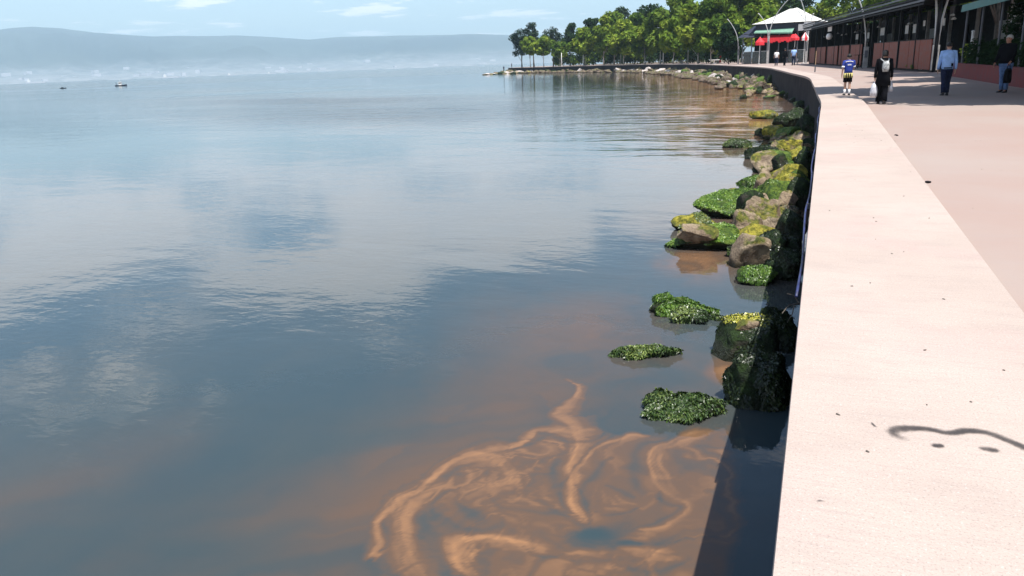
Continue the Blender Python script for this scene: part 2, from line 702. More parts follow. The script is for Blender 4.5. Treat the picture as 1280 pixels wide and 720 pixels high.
M['dry_grass'] = plain("dry_grass", (.24, .20, .09), .95, .3, .5, .3)
M['hose'] = plain("blue_hose", (.022, .03, .10), .5, .5, 6)
M['skin'] = plain("skin", (.45, .26, .18), .6, .08, 9)
M['skin_red'] = plain("ruddy_skin", (.36, .17, .11), .6, .1, 9)
M['hair_black'] = plain("black_hair", (.012, .010, .009), .6, .3, 60, .3)
M['hair_grey'] = plain("grey_hair", (.42, .40, .37), .7, .2, 60, .3)
M['cloth_black'] = plain("black_cloth", (.006, .006, .008), .9, .3, 12, .2, spec=.05)
M['cloth_navy'] = plain("navy_cloth", (.016, .02, .045), .85, .3, 12, .2, spec=.05)
M['cloth_blue'] = plain("blue_jersey", (.016, .038, .24), .75, .25, 10, .2)
M['cloth_sky'] = plain("light_blue_shirt", (.30, .46, .76), .8, .12, 10, .3)
M['denim'] = plain("blue_denim", (.10, .17, .32), .85, .35, 9, .3)
M['cloth_white'] = plain("white_cloth", (.74, .73, .72), .8, .1, 10, .2)
M['cloth_yellow'] = plain("yellow_cloth", (.52, .45, .16), .8, .15, 10, .2)
M['cloth_grey'] = plain("patterned_grey_cloth", (.30, .31, .31), .85, .6, 16, .2)
M['plastic_grey'] = plain("pale_plastic_bag", (.50, .50, .53), .4, .2, 10, .3)
M['shoe'] = plain("black_shoe", (.015, .013, .013), .5, .3, 10)
M['glass'] = plain("dark_glass", (.02, .025, .03), .08, .2, 3, 0, 0, .8)

# ================================================================== THE SETTING
EDGE += [(-113, 303), (-100, 308), (-60, 314)]
EDGE_S = resample(EDGE, 1.5)


def edge_along(px):
    d = ray(px, hor(px))[:2]
    d = d / np.linalg.norm(d)
    best = None
    for a, b in zip(EDGE_S[:-1], EDGE_S[1:]):
        e = b - a
        det = d[0] * -e[1] + d[1] * e[0]
        if abs(det) < 1e-9:
            continue
        t = (a[0] * -e[1] + a[1] * e[0]) / det
        u = (d[0] * a[1] - d[1] * a[0]) / det
        if t > 20 and -1e-6 <= u <= 1 + 1e-6 and (best is None or t < best):
            best = t
    return d, best


def edge_frames():
    p = EDGE_S
    d = np.zeros_like(p)
    d[1:-1] = p[2:] - p[:-2]
    d[0], d[-1] = p[1] - p[0], p[-1] - p[-2]
    d /= np.linalg.norm(d, axis=1)[:, None]
    return p, np.stack([d[:, 1], -d[:, 0]], 1)      # points, inward (land side) normal


EP, EN = edge_frames()


def sweep(profile):
    """profile: closed list of (inward offset, z) carried along the sea wall"""
    vs_, fs_ = [], []
    n = len(profile)
    for p, q in zip(EP, EN):
        for o_, z_ in profile:
            vs_.append((p[0] + q[0] * o_, p[1] + q[1] * o_, z_))
    for i in range(len(EP) - 1):
        for k in range(n):
            l = (k + 1) % n
            fs_.append((i * n + k, (i + 1) * n + k, (i + 1) * n + l, i * n + l))
    fs_.append(tuple(range(n)))
    fs_.append(tuple(range((len(EP) - 1) * n + n - 1, (len(EP) - 1) * n - 1, -1)))
    return vs_, fs_


COPE_W = 1.18
wall = thing('sea_wall', 'long curving concrete sea wall with a broad pale coping above the rocks', 'sea wall', (0, 5, WATER_Z))


def sub_loc(vs_, o):
    return [(a - o[0], b - o[1], c - o[2]) for a, b, c in vs_]


m = MB()
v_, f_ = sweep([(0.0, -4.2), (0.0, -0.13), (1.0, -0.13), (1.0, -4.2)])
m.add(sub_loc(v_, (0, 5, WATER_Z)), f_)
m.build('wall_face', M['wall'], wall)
m = MB()
v_, f_ = sweep([(-0.04, -0.13), (-0.045, -0.02), (-0.041, 0.0), (COPE_W - .012, 0.0), (COPE_W, -0.012), (COPE_W, -0.13)])
m.add(sub_loc(v_, (0, 5, WATER_Z)), f_)
m.build('coping', M['concrete'], wall)

# paved promenade behind the wall, a strip of quads and then a broad sheet
m = MB()
inner = [(p[0] + q[0] * (COPE_W - .02), p[1] + q[1] * (COPE_W - .02), PAVE_Z) for p, q in zip(EP, EN)]
out = list(inner) + [(700, 700, PAVE_Z), (700, -60, PAVE_Z)]
m.add(out, [tuple(range(len(out) - 1, -1, -1))])
pave = m.build('promenade', M['pave'])
tag(pave, kind='structure')
m = MB()
pk = [(p[0] + q[0] * 16, p[1] + q[1] * 16, PAVE_Z + .004) for p, q in zip(EP, EN) if p[1] > 150 and p[0] < -10 and p[1] < 285][::4]
pk2 = pk + [(-70, 306, PAVE_Z + .004), (500, 420, PAVE_Z + .004), (500, 175, PAVE_Z + .004), (10, 165, PAVE_Z + .004)]
m.add(pk2, [tuple(range(len(pk2) - 1, -1, -1))])
tag(m.build('park_ground', M['soil']), kind='structure')

# ------------------------------------------------------------------ water with drifting plankton bloom
xs = np.concatenate([-np.geomspace(10.5, 12500, 75)[::-1], np.arange(-10.2, -4.2, .16), np.arange(-4.2, .12, .02)])
ys = np.concatenate([np.arange(-40, 3.0, 2.0), np.arange(3.0, 12.5, .025), np.arange(12.5, 42, .14), np.geomspace(42, 12500, 110)])
xs = np.concatenate([xs, [1.0, 40, 400, 4000, 12500]])
X, Y = np.meshgrid(xs, ys)
nx, ny = len(xs), len(ys)
P = np.stack([X.ravel(), Y.ravel(), np.full(X.size, WATER_Z)], 1)
Q = P - CC
K = Q @ CF
ok = K > .5
Kc = np.where(ok, K, 1)
# where each point of the water shows in the picture: only used to trace the bloom that was seen there
PX = np.where(ok, 640 + F_PX * (Q @ CR) / Kc, -9999)
PY = np.where(ok, 360 - F_PX * (Q @ CU) / Kc, 9999)
wx = (fbm(P[:, 0] * 1.7 + 5, P[:, 1] * 1.7, 3, 5, .55) - .5)
wy = (fbm(P[:, 0] * 1.7 + 50, P[:, 1] * 1.7 + 9, 8, 5, .55) - .5)
wx2 = (fbm(P[:, 0] * 1.5 + 5, P[:, 1] * 1.5, 3, 5, .46) - .5)
wy2 = (fbm(P[:, 0] * 1.5 + 50, P[:, 1] * 1.5 + 9, 8, 5, .46) - .5)
QX, QY = PX + wx2 * 46, PY + wy2 * 36


def seg_dist(pts, qx, qy):
    d = np.full(qx.shape, 1e9)
    for (x0, y0), (x1, y1) in zip(pts[:-1], pts[1:]):
        dx, dy = x1 - x0, y1 - y0
        t = np.clip(((qx - x0) * dx + (qy - y0) * dy) / (dx * dx + dy * dy + 1e-9), 0, 1)
        d = np.minimum(d, np.hypot(qx - x0 - t * dx, qy - y0 - t * dy))
    return d


def seg_side(pts, qx, qy):
    """distance to a thread, side of it and how far along"""
    d = np.full(qx.shape, 1e9)
    side = np.zeros(qx.shape)
    along = np.zeros(qx.shape)
    run = 0.0
    for (x0, y0), (x1, y1) in zip(pts[:-1], pts[1:]):
        dx, dy = x1 - x0, y1 - y0
        L = math.hypot(dx, dy) + 1e-9
        t = np.clip(((qx - x0) * dx + (qy - y0) * dy) / (L * L), 0, 1)
        k = np.hypot(qx - x0 - t * dx, qy - y0 - t * dy)
        b = k < d
        d = np.where(b, k, d)
        side = np.where(b, np.sign((qx - x0) * dy - (qy - y0) * dx), side)
        along = np.where(b, run + t * L, along)
        run += L
    return d, side, along, run


def Z(pts):
    return [(440 + a / 2, 440 + b / 2) for a, b in pts]


near = (PX > 300) & (PX < 1000) & (PY > 440) & (PY < 900)
bx, by = QX[near], QY[near]
alg_n = np.zeros(bx.shape)
FIL = [  # traced threads of the bloom: points, half width, strength
    (Z([(530, 60), (565, 85), (555, 120), (525, 150), (555, 180), (545, 240), (530, 290), (550, 330), (556, 390), (575, 425)]), 7, .75),
    (Z([(620, 190), (500, 190), (430, 200), (370, 228), (270, 265), (185, 330), (120, 385), (75, 425), (65, 460), (70, 490), (50, 520), (95, 495)]), 5.5, .7),
    (Z([(185, 330), (230, 300), (280, 278), (330, 272), (372, 300), (372, 330), (340, 345), (308, 345)]), 9, .62),
    (Z([(258, 352), (205, 362), (165, 400), (152, 450), (160, 510), (190, 590)]), 15, .8),
    (Z([(520, 505), (455, 480), (410, 455), (330, 447), (272, 475), (250, 520), (285, 575), (300, 640)]), 13, .85),
    (Z([(590, 422), (540, 395), (450, 365), (380, 352), (330, 352)]), 4.5, .8),
    (Z([(565, 422), (480, 410), (400, 392), (330, 382)]), 10, .6),
    (Z([(575, 425), (548, 350), (546, 300), (600, 240), (650, 216), (745, 204)]), 4.5, .65),
    (Z([(940, 200), (850, 206), (775, 240), (745, 285), (768, 325), (800, 370), (830, 405), (790, 440), (700, 440)]), 8, .7),
    (Z([(600, 420), (612, 385), (616, 330), (640, 290)]), 9, .5),
    (Z([(616, 388), (690, 384), (745, 360), (720, 378), (668, 365), (640, 325)]), 4.5, .6),
    (Z([(870, 515), (760, 515), (720, 494), (620, 500), (500, 502), (430, 470)]), 8, .85),
    (Z([(720, 494), (660, 530), (560, 545), (470, 560), (420, 610)]), 11, .6),
    (Z([(560, 330), (575, 380), (590, 420)]), 8, .45),
]
# broad stain that the threads lie in
stain = np.array(Z([(60, 600), (40, 520), (75, 420), (185, 325), (300, 250), (430, 185), (560, 170), (700, 190), (980, 170), (980, 600), (700, 700), (60, 700)]))


def inside(poly, qx, qy):
    r_ = np.zeros(qx.shape, bool)
    j = len(poly) - 1
    for i in range(len(poly)):
        xi, yi = poly[i]
        xj, yj = poly[j]
        c = ((yi > qy) != (yj > qy)) & (qx < (xj - xi) * (qy - yi) / (yj - yi + 1e-9) + xi)
        r_ ^= c
        j = i
    return r_


ins = inside(stain, bx, by)
psi = fbm(P[near, 0] * .75 + wx2[near] * 1.6, P[near, 1] * .75 + wy2[near] * 1.6, 21, 2, .4)
marb = .5 + .5 * np.sin(psi * 44)
broad = fbm(P[near, 0] * .8, P[near, 1] * .8, 61, 3)
insf = np.clip(1.3 - seg_dist(list(map(tuple, stain)), bx, by) / 22, 0, 1)
insf = np.where(ins, 1.0, .0) * np.clip(seg_dist(list(map(tuple, stain)), bx, by) / 16, .25, 1)
alg_n = insf * (.15 + .19 * np.clip((broad - .3) * 2.4, 0, 1) + .22 * marb ** 3 * np.clip((broad - .25) * 3, 0, 1))
for fi, (pts, wd, st) in enumerate(FIL):
    d, side, al_, run = seg_side(resample(pts, 9), bx, by)
    ends = np.clip(np.minimum(al_, run - al_) / (wd * 5), 0, 1) ** .6
    wv = wd * (.30 + 1.25 * vnoise(al_ / 38 + fi * 9, al_ * 0, fi)) * (.25 + .75 * ends)
    sharp = 1 if fi % 2 else -1
    soft = np.where(side == sharp, 1.0, 2.3)
    core = 1 / (1 + (d / (wv * soft * .95)) ** 3.2)
    layers = .50 + .62 * fbm(d * side / (2.6 + wd * .22) + fi * 5, al_ / 120, fi + 7, 2)
    alg_n = np.maximum(alg_n, .86 * st * core * layers * (.55 + .45 * ends)) + .07 * st * np.exp(-(d / (wd * 4)) ** 2) * insf
    rim = np.exp(-((d - wv * 2.2) / (wv * .7)) ** 2) * (side == sharp)
    alg_n = alg_n * (1 - .45 * rim * (1 - core))
fine = fbm(psi * 34, P[near, 1] * 1.1 + P[near, 0] * .9, 33, 3)
alg_n *= .62 + .72 * fine
for (gx, gy, sx, sy, a) in ((737, 667, 34, 11, 1.0), (790, 680, 55, 7, .8), (588, 640, 14, 8, .6), (870, 640, 20, 30, .2)):
    alg_n *= 1 - a * np.exp(-((bx - gx) / sx) ** 2 - ((by - gy) / sy) ** 2)
algae = np.zeros(len(P))
algae[near] = alg_n
streak = fbm((P[:, 0] * .8 + P[:, 1] * .6) * .35, (P[:, 1] * .8 - P[:, 0] * .6) * 2.2 + wx2 * 1.5, 91, 4)
for (ax, ay, bx_, by_, wd_, a_) in ((330, 760, 640, 540, 70, .22), (-60, 670, 230, 530, 40, .07), (500, 600, 720, 470, 70, .19), (180, 760, 420, 620, 50, .10)):
    algae = np.maximum(algae, np.where(algae > .12, .6, 1) * a_ * np.exp(-(seg_dist([(ax, ay), (bx_, by_)], PX, PY) / wd_) ** 2) * np.clip(streak * 1.7, .3, 1.2))
free = np.ones(len(P))
free[near] = 1 - insf
algae += .08 * free * np.clip((PY - 430) / 200, 0, 1) * (.5 + streak)
bl = .45 * fbm(P[:, 0] * .5, P[:, 1] * .35, 5, 4) + .55 * fbm(P[:, 0] * 1.1 + wx2 * 2, P[:, 1] * .5 + P[:, 0] * .7 + wy2 * 2, 55, 5, .6)
for (gx, gy, sx, sy, a) in ((720, 500, 230, 100, .19), (760, 420, 210, 80, .24), (640, 420, 200, 60, .10), (420, 700, 170, 90, .17), (90, 590, 240, 34, .09), (60, 700, 320, 90, .11),
                            (540, 620, 170, 90, .18), (865, 325, 60, 30, .55), (900, 135, 85, 55, 1.0), (860, 99, 90, 10, .9), (800, 160, 90, 20, .2),
                            (820, 205, 70, 30, .16), (820, 295, 36, 18, .30), (905, 462, 26, 18, .5), (700, 330, 170, 40, .10)):
    g = np.exp(-((PX - gx) / sx) ** 2 - ((PY - gy) / sy) ** 2) * np.clip((bl - .15) * 2.0, .3, 1.2)
    algae = np.maximum(algae, a * g) + .15 * a * g
# murk that clings to the rocks along the shore
dsh = np.full(len(P), 1e9)
shore = (P[:, 0] > -140) & (P[:, 1] > 5) & (P[:, 1] < 330) & (P[:, 0] < 3)
pp = P[shore][:, :2]
dd = np.full(len(pp), 1e9)
for e in EDGE_S[::2]:
    dd = np.minimum(dd, np.hypot(pp[:, 0] - e[0], pp[:, 1] - e[1]))
dsh[shore] = dd
algae = np.maximum(algae, .34 * np.exp(-(dsh / (2.2 + 3 * bl + np.clip(P[:, 1] - 40, 0, 130) * .06)) ** 2) * np.clip((P[:, 1] - 9) / 6, 0, 1))
algae = np.clip(algae, 0, 1)
# calm slicks and breeze patches (real differences in the surface)
rip = .28 + .42 * fbm(P[:, 0] * .09, P[:, 1] * .06, 12, 4)
breeze = np.full(len(P), .035)
for (gx, gy, sx, sy, a, b) in ((450, 135, 240, 20, 9, .14), (800, 130, 170, 50, .5, .0), (760, 185, 160, 40, .3, 0), (250, 350, 260, 60, .25, 0), (850, 390, 90, 30, .25, 0), (300, 120, 260, 10, 1.2, .10)):
    g = np.exp(-((PX - gx) / sx) ** 2 - ((PY - gy) / sy) ** 2) * np.clip((fbm(P[:, 0] * .02, P[:, 1] * .05, 40, 4) - .3) * 4, .1, 1.2)
    rip += a * g
    breeze += b * g
chop = np.zeros(len(P))
for (gx, gy, sx, sy, a) in ((800, 130, 190, 42, 1.0), (840, 175, 130, 34, .7), (450, 135, 260, 20, .8), (300, 330, 420, 46, .16), (560, 340, 120, 30, .2)):
    chop = np.maximum(chop, a * np.exp(-((PX - gx) / sx) ** 2 - ((PY - gy) / sy) ** 2))
breeze = np.clip(breeze + np.where(P[:, 1] > 300, .10, 0), 0, .4)
ii = np.arange(nx * ny).reshape(ny, nx)
F_ = np.stack([ii[:-1, :-1].ravel(), ii[:-1, 1:].ravel(), ii[1:, 1:].ravel(), ii[1:, :-1].ravel()], 1)
water = np_mesh('water', P, F_, mat_water(), smooth=True, attrs={'algae': algae, 'ripple': rip, 'breeze': breeze, 'chop': chop})
tag(water, kind='structure')


# ------------------------------------------------------------------ hills over the bay
def mat_hills():
    t = NT("wooded_hills")
    p = t.pos()
    n1 = t.noise(p, .0011, 6, .6)
    n2 = t.noise(p, .004, 5, .7)
    c = t.mix(t.rng(n1, .4, .62), (.010, .022, .026), (.030, .045, .042))
    c = t.mix(t.math('MULTIPLY', t.rng(n2, .55, .75), .6), c, (.07, .075, .07))
    sp = t.n('ShaderNodeSeparateXYZ')
    t.put(sp.inputs[0], p)
    town = t.rng(t.math('ADD', sp.outputs['Z'], t.math('MULTIPLY', n2, 160)), 260, 70)  # pale foot: town colour with the low mist over it painted in
    speck = t.noise(p, .012, 3, .7)
    c = t.mix(town, c, t.mix(t.rng(speck, .4, .6), (.14, .16, .17), (.24, .25, .26)))
    t.principled(c, .95)
    return t.mat


sky_x = [-1400, -700, -300, -120, 0, 30, 55, 90, 130, 165, 200, 300, 345, 390, 430, 500, 600, 640, 760, 900, 1100, 1400, 2000, 3200]
sky_y = [60, 52, 44, 41, 39, 35, 33.5, 35, 41, 43.5, 45.5, 44, 46.5, 49.5, 46, 44.3, 42.5, 44, 43, 46, 44, 40, 30, 20]
ang = np.unique(np.concatenate([np.linspace(-1400, -60, 30), np.linspace(-60, 700, 230), np.linspace(700, 3200, 50)]))
dist = np.array([5000, 5150, 5500, 6000, 6500, 6900, 7200, 7500, 7800, 8100, 8400, 8700, 9000, 9600, 10400])
frac = np.array([-.03, .01, .035, .075, .13, .26, .40, .55, .69, .82, .92, 1.0, .97, .8, .4])
V = []
for i, px in enumerate(ang):
    d = ray(px, hor(px))
    b = d[:2] / np.linalg.norm(d[:2])
    dz = ray(px, np.interp(px, sky_x, sky_y))
    crest = EYE + 8700 * dz[2] / np.linalg.norm(dz[:2])
    for D, fr in zip(dist, frac):
        nz = float(fbm(np.array([px * .022]), np.array([D * .0022]), 70, 4)[0]) - .5
        z = crest * (fr + nz * .62 * (fr > .02) * max(0, 1 - abs(fr - .5) * 1.9)) + (0 if fr > 0 else -12)
        V.append((b[0] * D, b[1] * D, z))
na, nd = len(ang), len(dist)
ii = np.arange(na * nd).reshape(na, nd)
FH = np.stack([ii[:-1, :-1].ravel(), ii[1:, :-1].ravel(), ii[1:, 1:].ravel(), ii[:-1, 1:].ravel()], 1)
hills = np_mesh('hills', V, FH, mat_hills(), smooth=True)
tag(hills, kind='structure')
# the town at their foot: far too small to pick a house out
m = MB()
for k in range(60):
    px = rng.uniform(-60, 660)
    d = ray(px, hor(px))
    b = d[:2] / np.linalg.norm(d[:2])
    D = rng.uniform(5150, 6700)
    crest = EYE + 8700 * ray(px, np.interp(px, sky_x, sky_y))[2]
    z = crest * float(np.interp(D, dist, frac)) * .9
    h_ = rng.uniform(5, 15)
    m.box((b[0] * D, b[1] * D, z + h_ / 2 - 4), (rng.uniform(14, 60), rng.uniform(14, 40), h_ + 10), rng.uniform(0, 3))
tag(m.build('far_town', M['plastic_grey']), 'pale hazy town along the far shore below the hills', 'town', kind='stuff')

# ------------------------------------------------------------------ air
hz = NT("hazy_air")
q = hz.n('ShaderNodeVolumePrincipled')
q.inputs['Color'].default_value = (.58, .81, .95, 1)
q.inputs['Density'].default_value = 1.45e-4
q.inputs['Anisotropy'].default_value = 0.0
hz.t.links.new(q.outputs[0], hz.out.inputs['Volume'])
m = MB().box((0, 5500, 357), (27000, 16000, 726))
tag(m.build('haze', hz.mat), 'pale blue haze hanging over the bay and the far hills', 'haze', kind='stuff')

# ================================================================== BOULDERS
_bm = bmesh.new()
bmesh.ops.create_icosphere(_bm, subdivisions=5, radius=1.0)
ICO5 = (np.array([v.co[:] for v in _bm.verts]), np.array([[v.index for v in f.verts] for f in _bm.faces]))
_bm.free()
_bm = bmesh.new()
bmesh.ops.create_icosphere(_bm, subdivisions=4, radius=1.0)
ICO4 = (np.array([v.co[:] for v in _bm.verts]), np.array([[v.index for v in f.verts] for f in _bm.faces]))
_bm.free()
_bm = bmesh.new()
bmesh.ops.create_icosphere(_bm, subdivisions=2, radius=1.0)
ICO2 = (np.array([v.co[:] for v in _bm.verts]), np.array([[v.index for v in f.verts] for f in _bm.faces]))
_bm.free()


def rock_shape(ico, w, d, h, seed, cuts=9, rough=.07, flat_top=None, sink=.45, planes=(), lobes=0.0):
    r_ = np.random.default_rng(seed)
    u, f = ico
    v = u.copy()
    for _ in range(cuts):
        n = r_.normal(size=3)
        n /= np.linalg.norm(n)
        lim = r_.uniform(.46, .80)
        s = v @ n
        v -= np.outer(np.clip(s - lim, 0, None), n)
    for n, lim in planes:
        n = np.array(n, float)
        n /= np.linalg.norm(n)
        s = v @ n
        v -= np.outer(np.clip(s - lim, 0, None), n)
    if flat_top is not None:
        n = np.array(flat_top, float)
        n /= np.linalg.norm(n)
        s = v @ n
        v -= np.outer(np.clip(s - .55, 0, None), n)
    off = r_.uniform(0, 50, 3)
    disp = np.zeros(len(v))
    for i in range(len(v)):
        q = Vector(u[i] * 1.3 + off)
        disp[i] = mnoise.fractal(q, .9, 2.1, 5 if len(v) > 500 else 3)
    v *= (1 + disp * rough * 1.6)[:, None]
    if lobes:
        for i in range(len(v)):
            a_ = math.atan2(v[i][1], v[i][0])
            q = Vector((math.cos(a_) * 1.5 + off[0], math.sin(a_) * 1.5 + off[1], seed))
            v[i][:2] *= 1 + lobes * mnoise.fractal(q, .8, 2.0, 4)
            v[i][2] *= 1 + lobes * .9 * mnoise.noise(Vector((v[i][0] * 2.2 + off[2], v[i][1] * 2.2, seed)))
    lo, hi = v.min(0), v.max(0)
    v = (v - (lo + hi) / 2) / ((hi - lo) / 2)
    v[:, 0] *= w / 2
    v[:, 1] *= d / 2
    tot = h * (1 + sink)
    v[:, 2] = (v[:, 2] + 1) / 2 * tot - h * sink
    return v, f


def add_weed(v, f, mat, parent, n, length, seed, zmin=.02, cover=.0, droop=.6, wid=.34, up=.2):
    """short fronds of sea weed growing over a boulder, one mesh"""
    r_ = np.random.default_rng(seed)
    a, b, c = v[f[:, 0]], v[f[:, 1]], v[f[:, 2]]
    nr = np.cross(b - a, c - a)
    ar = np.linalg.norm(nr, axis=1)
    nr = nr / (ar[:, None] + 1e-12)
    cen = (a + b + c) / 3
    nz = np.array([mnoise.noise(Vector(q * 3.1 + seed)) for q in cen])
    wgt = ar * (cen[:, 2] > zmin) * (nr[:, 2] > -.35) * (nz > cover)
    if wgt.sum() <= 0:
        return
    idx = r_.choice(len(f), n, p=wgt / wgt.sum())
    s, t = r_.random(n), r_.random(n)
    sw = s + t > 1
    s[sw], t[sw] = 1 - s[sw], 1 - t[sw]
    p = a[idx] + (b - a)[idx] * s[:, None] + (c - a)[idx] * t[:, None]
    nn = nr[idx]
    L = length * r_.uniform(.5, 1.4, n)
    dr = r_.normal(size=(n, 3)) * .6
    dr -= nn * (dr * nn).sum(1)[:, None]
    dr += nn * up * .45
    dr[:, 2] -= droop * (1 - np.clip(nn[:, 2], 0, 1))
    dr /= np.linalg.norm(dr, axis=1)[:, None]
    dr += nn * .10
    sd = np.cross(dr, nn + r_.normal(size=(n, 3)) * .3)
    sd /= np.linalg.norm(sd, axis=1)[:, None] + 1e-9
    W = (L * wid)[:, None]
    root = p - nn * .004
    mid = p + dr * (L * .55)[:, None] + nn * (L * .16)[:, None]
    tip = p + dr * L[:, None] - np.array([0, 0, 1]) * (L * .25)[:, None]
    V4 = np.stack([root - sd * W * .5, root + sd * W * .5, mid + sd * W * .6, tip, mid - sd * W * .6], 1).reshape(-1, 3)
    k = np.arange(n) * 5
    F5 = np.stack([k, k + 1, k + 2, k + 3, k + 4], 1)
    patch = np.clip(.5 + nz[idx] * .9, 0, 1)
    tint = np.clip(patch * .55 + r_.random(n) * .6 - .08, 0, 1)
    o = np_mesh('seaweed', V4, F5, mat, parent, attrs={'tint': np.repeat(tint, 5)})
    o['kind'] = 'stuff'
    return o


def boulder(px0, px1, ytop, ybase, label, mat, seed, deep=.8, weed=0, wlen=.05, wmat='weed', cover=-.05, group='boulders along the sea wall',
            cuts=9, flat=None, rough=.11, lift=0.0, name='boulder', rz=None, zmin=.02, up=.2, hi=True, planes=(), top_weed=0, lobes=0.0):
    c = at((px0 + px1) / 2, ybase, WATER_Z + lift)
    k = proj(c)[2]
    w = (px1 - px0) / F_PX * k
    d = w * deep
    vd = np.array([c[0], c[1]]) / np.hypot(c[0], c[1])
    x, y = c[0] + vd[0] * d * .42, c[1] + vd[1] * d * .42
    # height: top silhouette at about the middle of its depth
    lo_, hi_ = 0.01, 6.0
    for _ in range(30):
        mm = (lo_ + hi_) / 2
        if proj((x, y, WATER_Z + lift + mm))[1] > ytop:
            lo_ = mm
        else:
            hi_ = mm
    h = max(.05, lo_)
    v, f = rock_shape(ICO5 if hi and w > .7 else ICO4, w, d, h, seed, cuts, rough, flat, planes=planes, lobes=lobes)
    a = -math.atan2(vd[0], vd[1])
    ca, sa = math.cos(a), math.sin(a)
    v = v @ np.array([[ca, sa, 0], [-sa, ca, 0], [0, 0, 1]])
    o = np_mesh(name, v, f, M[mat], smooth=True)
    o.location = (x, y, WATER_Z + lift)
    tag(o, label, 'boulder' if name == 'boulder' else 'rock', group)
    if weed:
        add_weed(v, f, M[wmat], o, weed, wlen, seed, zmin, cover, up=up)
    if top_weed:
        add_weed(v, f, M['weed_y'], o, top_weed, wlen * .8, seed + 5, h * .80, -.25, up=.3)
    return o


# the nearest ones, each as it looks
boulder(803, 906, 490, 529, 'nearest low mound of weed covered rock, alone in the brown water', 'rock_dark', 11, .62, 9000, 0.034, cover=-.34, cuts=3, rough=.16, zmin=.005, up=.35, lobes=.55)
boulder(761, 852, 431, 450, 'thin flat weedy rock awash farthest out from the sea wall', 'rock_dark', 12, .42, 6000, 0.034, cover=-.30, cuts=3, rough=.18, zmin=.004, up=.3, lobes=.55)
boulder(810, 898, 365, 396, 'low weedy mound with a pale yellow patch, awash beyond the thin flat one', 'rock_green', 13, .6, 7500, 0.036, 'weed_sunlit', cover=-.30, cuts=4, rough=.16, zmin=.005, up=.3, lobes=.55)
boulder(838, 888, 384, 405, 'small clump of weed at the front of the low mound with a yellow patch', 'rock_dark', 14, .55, 2250, 0.034, cover=-.6, cuts=3, rough=.16, zmin=.004, up=.3, hi=False, lobes=.55)
boulder(884, 905, 391, 401, 'tiny tuft of weed just breaking the water beside the block with a yellow top', 'rock_dark', 15, .5, 630, 0.031, cover=-.8, cuts=2, rough=.16, zmin=.004, up=.3, hi=False, lobes=.55)
boulder(904, 994, 440, 512, 'nearest big dark rounded boulder leaning against the sea wall', 'rock_dark', 16, .72, 6500, 0.036, 'weed_shade', cover=-.15, cuts=6, rough=.09)
boulder(888, 972, 395, 453, 'big angular block with a bright yellow green top edge and dark face', 'rock_dark', 177, .6, 1500, 0.036, 'weed_shade', cover=.02, cuts=3, rough=.05,
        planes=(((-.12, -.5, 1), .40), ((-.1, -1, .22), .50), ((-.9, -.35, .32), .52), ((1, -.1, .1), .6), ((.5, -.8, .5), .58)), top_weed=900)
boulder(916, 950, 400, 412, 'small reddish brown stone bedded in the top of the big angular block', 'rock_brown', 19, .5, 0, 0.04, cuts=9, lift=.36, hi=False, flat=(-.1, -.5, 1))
boulder(936, 998, 386, 440, 'dark hump wedged behind the big angular block against the wall', 'rock_dark', 18, .9, 2250, 0.031, 'weed_shade', cover=.0, cuts=7)
boulder(919, 969, 331, 357, 'rounded mossy block with a brown waterline standing alone near the twig', 'rock_green', 20, .8, 3300, 0.034, 'weed_sunlit', cover=-.25, cuts=6)
boulder(829, 926, 282, 314, 'long low boulder with a bare brown back and mossy skirts', 'rock_green', 21, .62, 4200, 0.037, 'weed_sunlit', cover=-.02, cuts=8, flat=(.1, -.4, 1))
boulder(846, 898, 280, 300, 'brown stone lying on the back of the long low mossy boulder', 'rock_brown', 211, .6, 0, 0.05, cuts=9, flat=(.1, -.55, 1), lift=.22, hi=False)
boulder(838, 897, 266, 291, 'small mossy boulder with a pale yellow top behind the long low one', 'rock_yellow', 22, .6, 2550, 0.034, 'weed', .0, cuts=7)
boulder(866, 948, 236, 274, 'large bright green wedge sloping down into the open water', 'rock_green', 23, .62, 6300, 0.038, 'weed_sunlit', cover=-.22, cuts=7, planes=(((-.42, -.35, 1), .34), ((-.2, -1, .5), .6), ((1, -.3, .3), .7)))
boulder(893, 942, 233, 258, 'bare brown crest at the back of the large green wedge', 'rock_brown', 231, .7, 0, 0.05, cuts=8, hi=True)
boulder(909, 953, 262, 306, 'upright brown slab with a pale foot standing in front of the heap', 'rock_brown', 24, .6, 0, 0.05, cuts=4, planes=(((-.1, -1, .42), .42), ((-1, -.2, .25), .55), ((1, -.3, .2), .55), ((0, -.3, 1), .72)))
boulder(925, 978, 246, 290, 'broad brown boulder in the middle of the heap', 'rock_brown', 25, .8, 0, 0.05, cuts=9, flat=(-.1, -.4, 1))
boulder(948, 992, 269, 299, 'grey brown block with a dark hollow beside the upright slab', 'rock_brown', 26, .8, 0, 0.05, cuts=10)
boulder(940, 984, 286, 322, 'dark weedy stone under the grey brown block', 'rock_dark', 27, .8, 1350, 0.037, 'weed_shade', cover=-.1, cuts=6)
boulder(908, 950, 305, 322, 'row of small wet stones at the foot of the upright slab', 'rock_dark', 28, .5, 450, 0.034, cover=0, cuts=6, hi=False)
boulder(962, 1004, 303, 352, 'black weedy boulder in the shade of the wall near the blue hose', 'rock_dark', 29, .9, 2250, 0.034, 'weed_shade', cover=-.1, cuts=7)
boulder(955, 985, 318, 338, 'small green tipped stone beside the black weedy boulder', 'rock_green', 291, .8, 750, 0.034, 'weed_sunlit', cover=-.2, cuts=7, hi=False)
boulder(968, 1008, 262, 305, 'dark boulder tight against the wall behind the grey brown block', 'rock_dark', 30, .9, 1350, 0.034, 'weed_shade', cover=0, cuts=7)
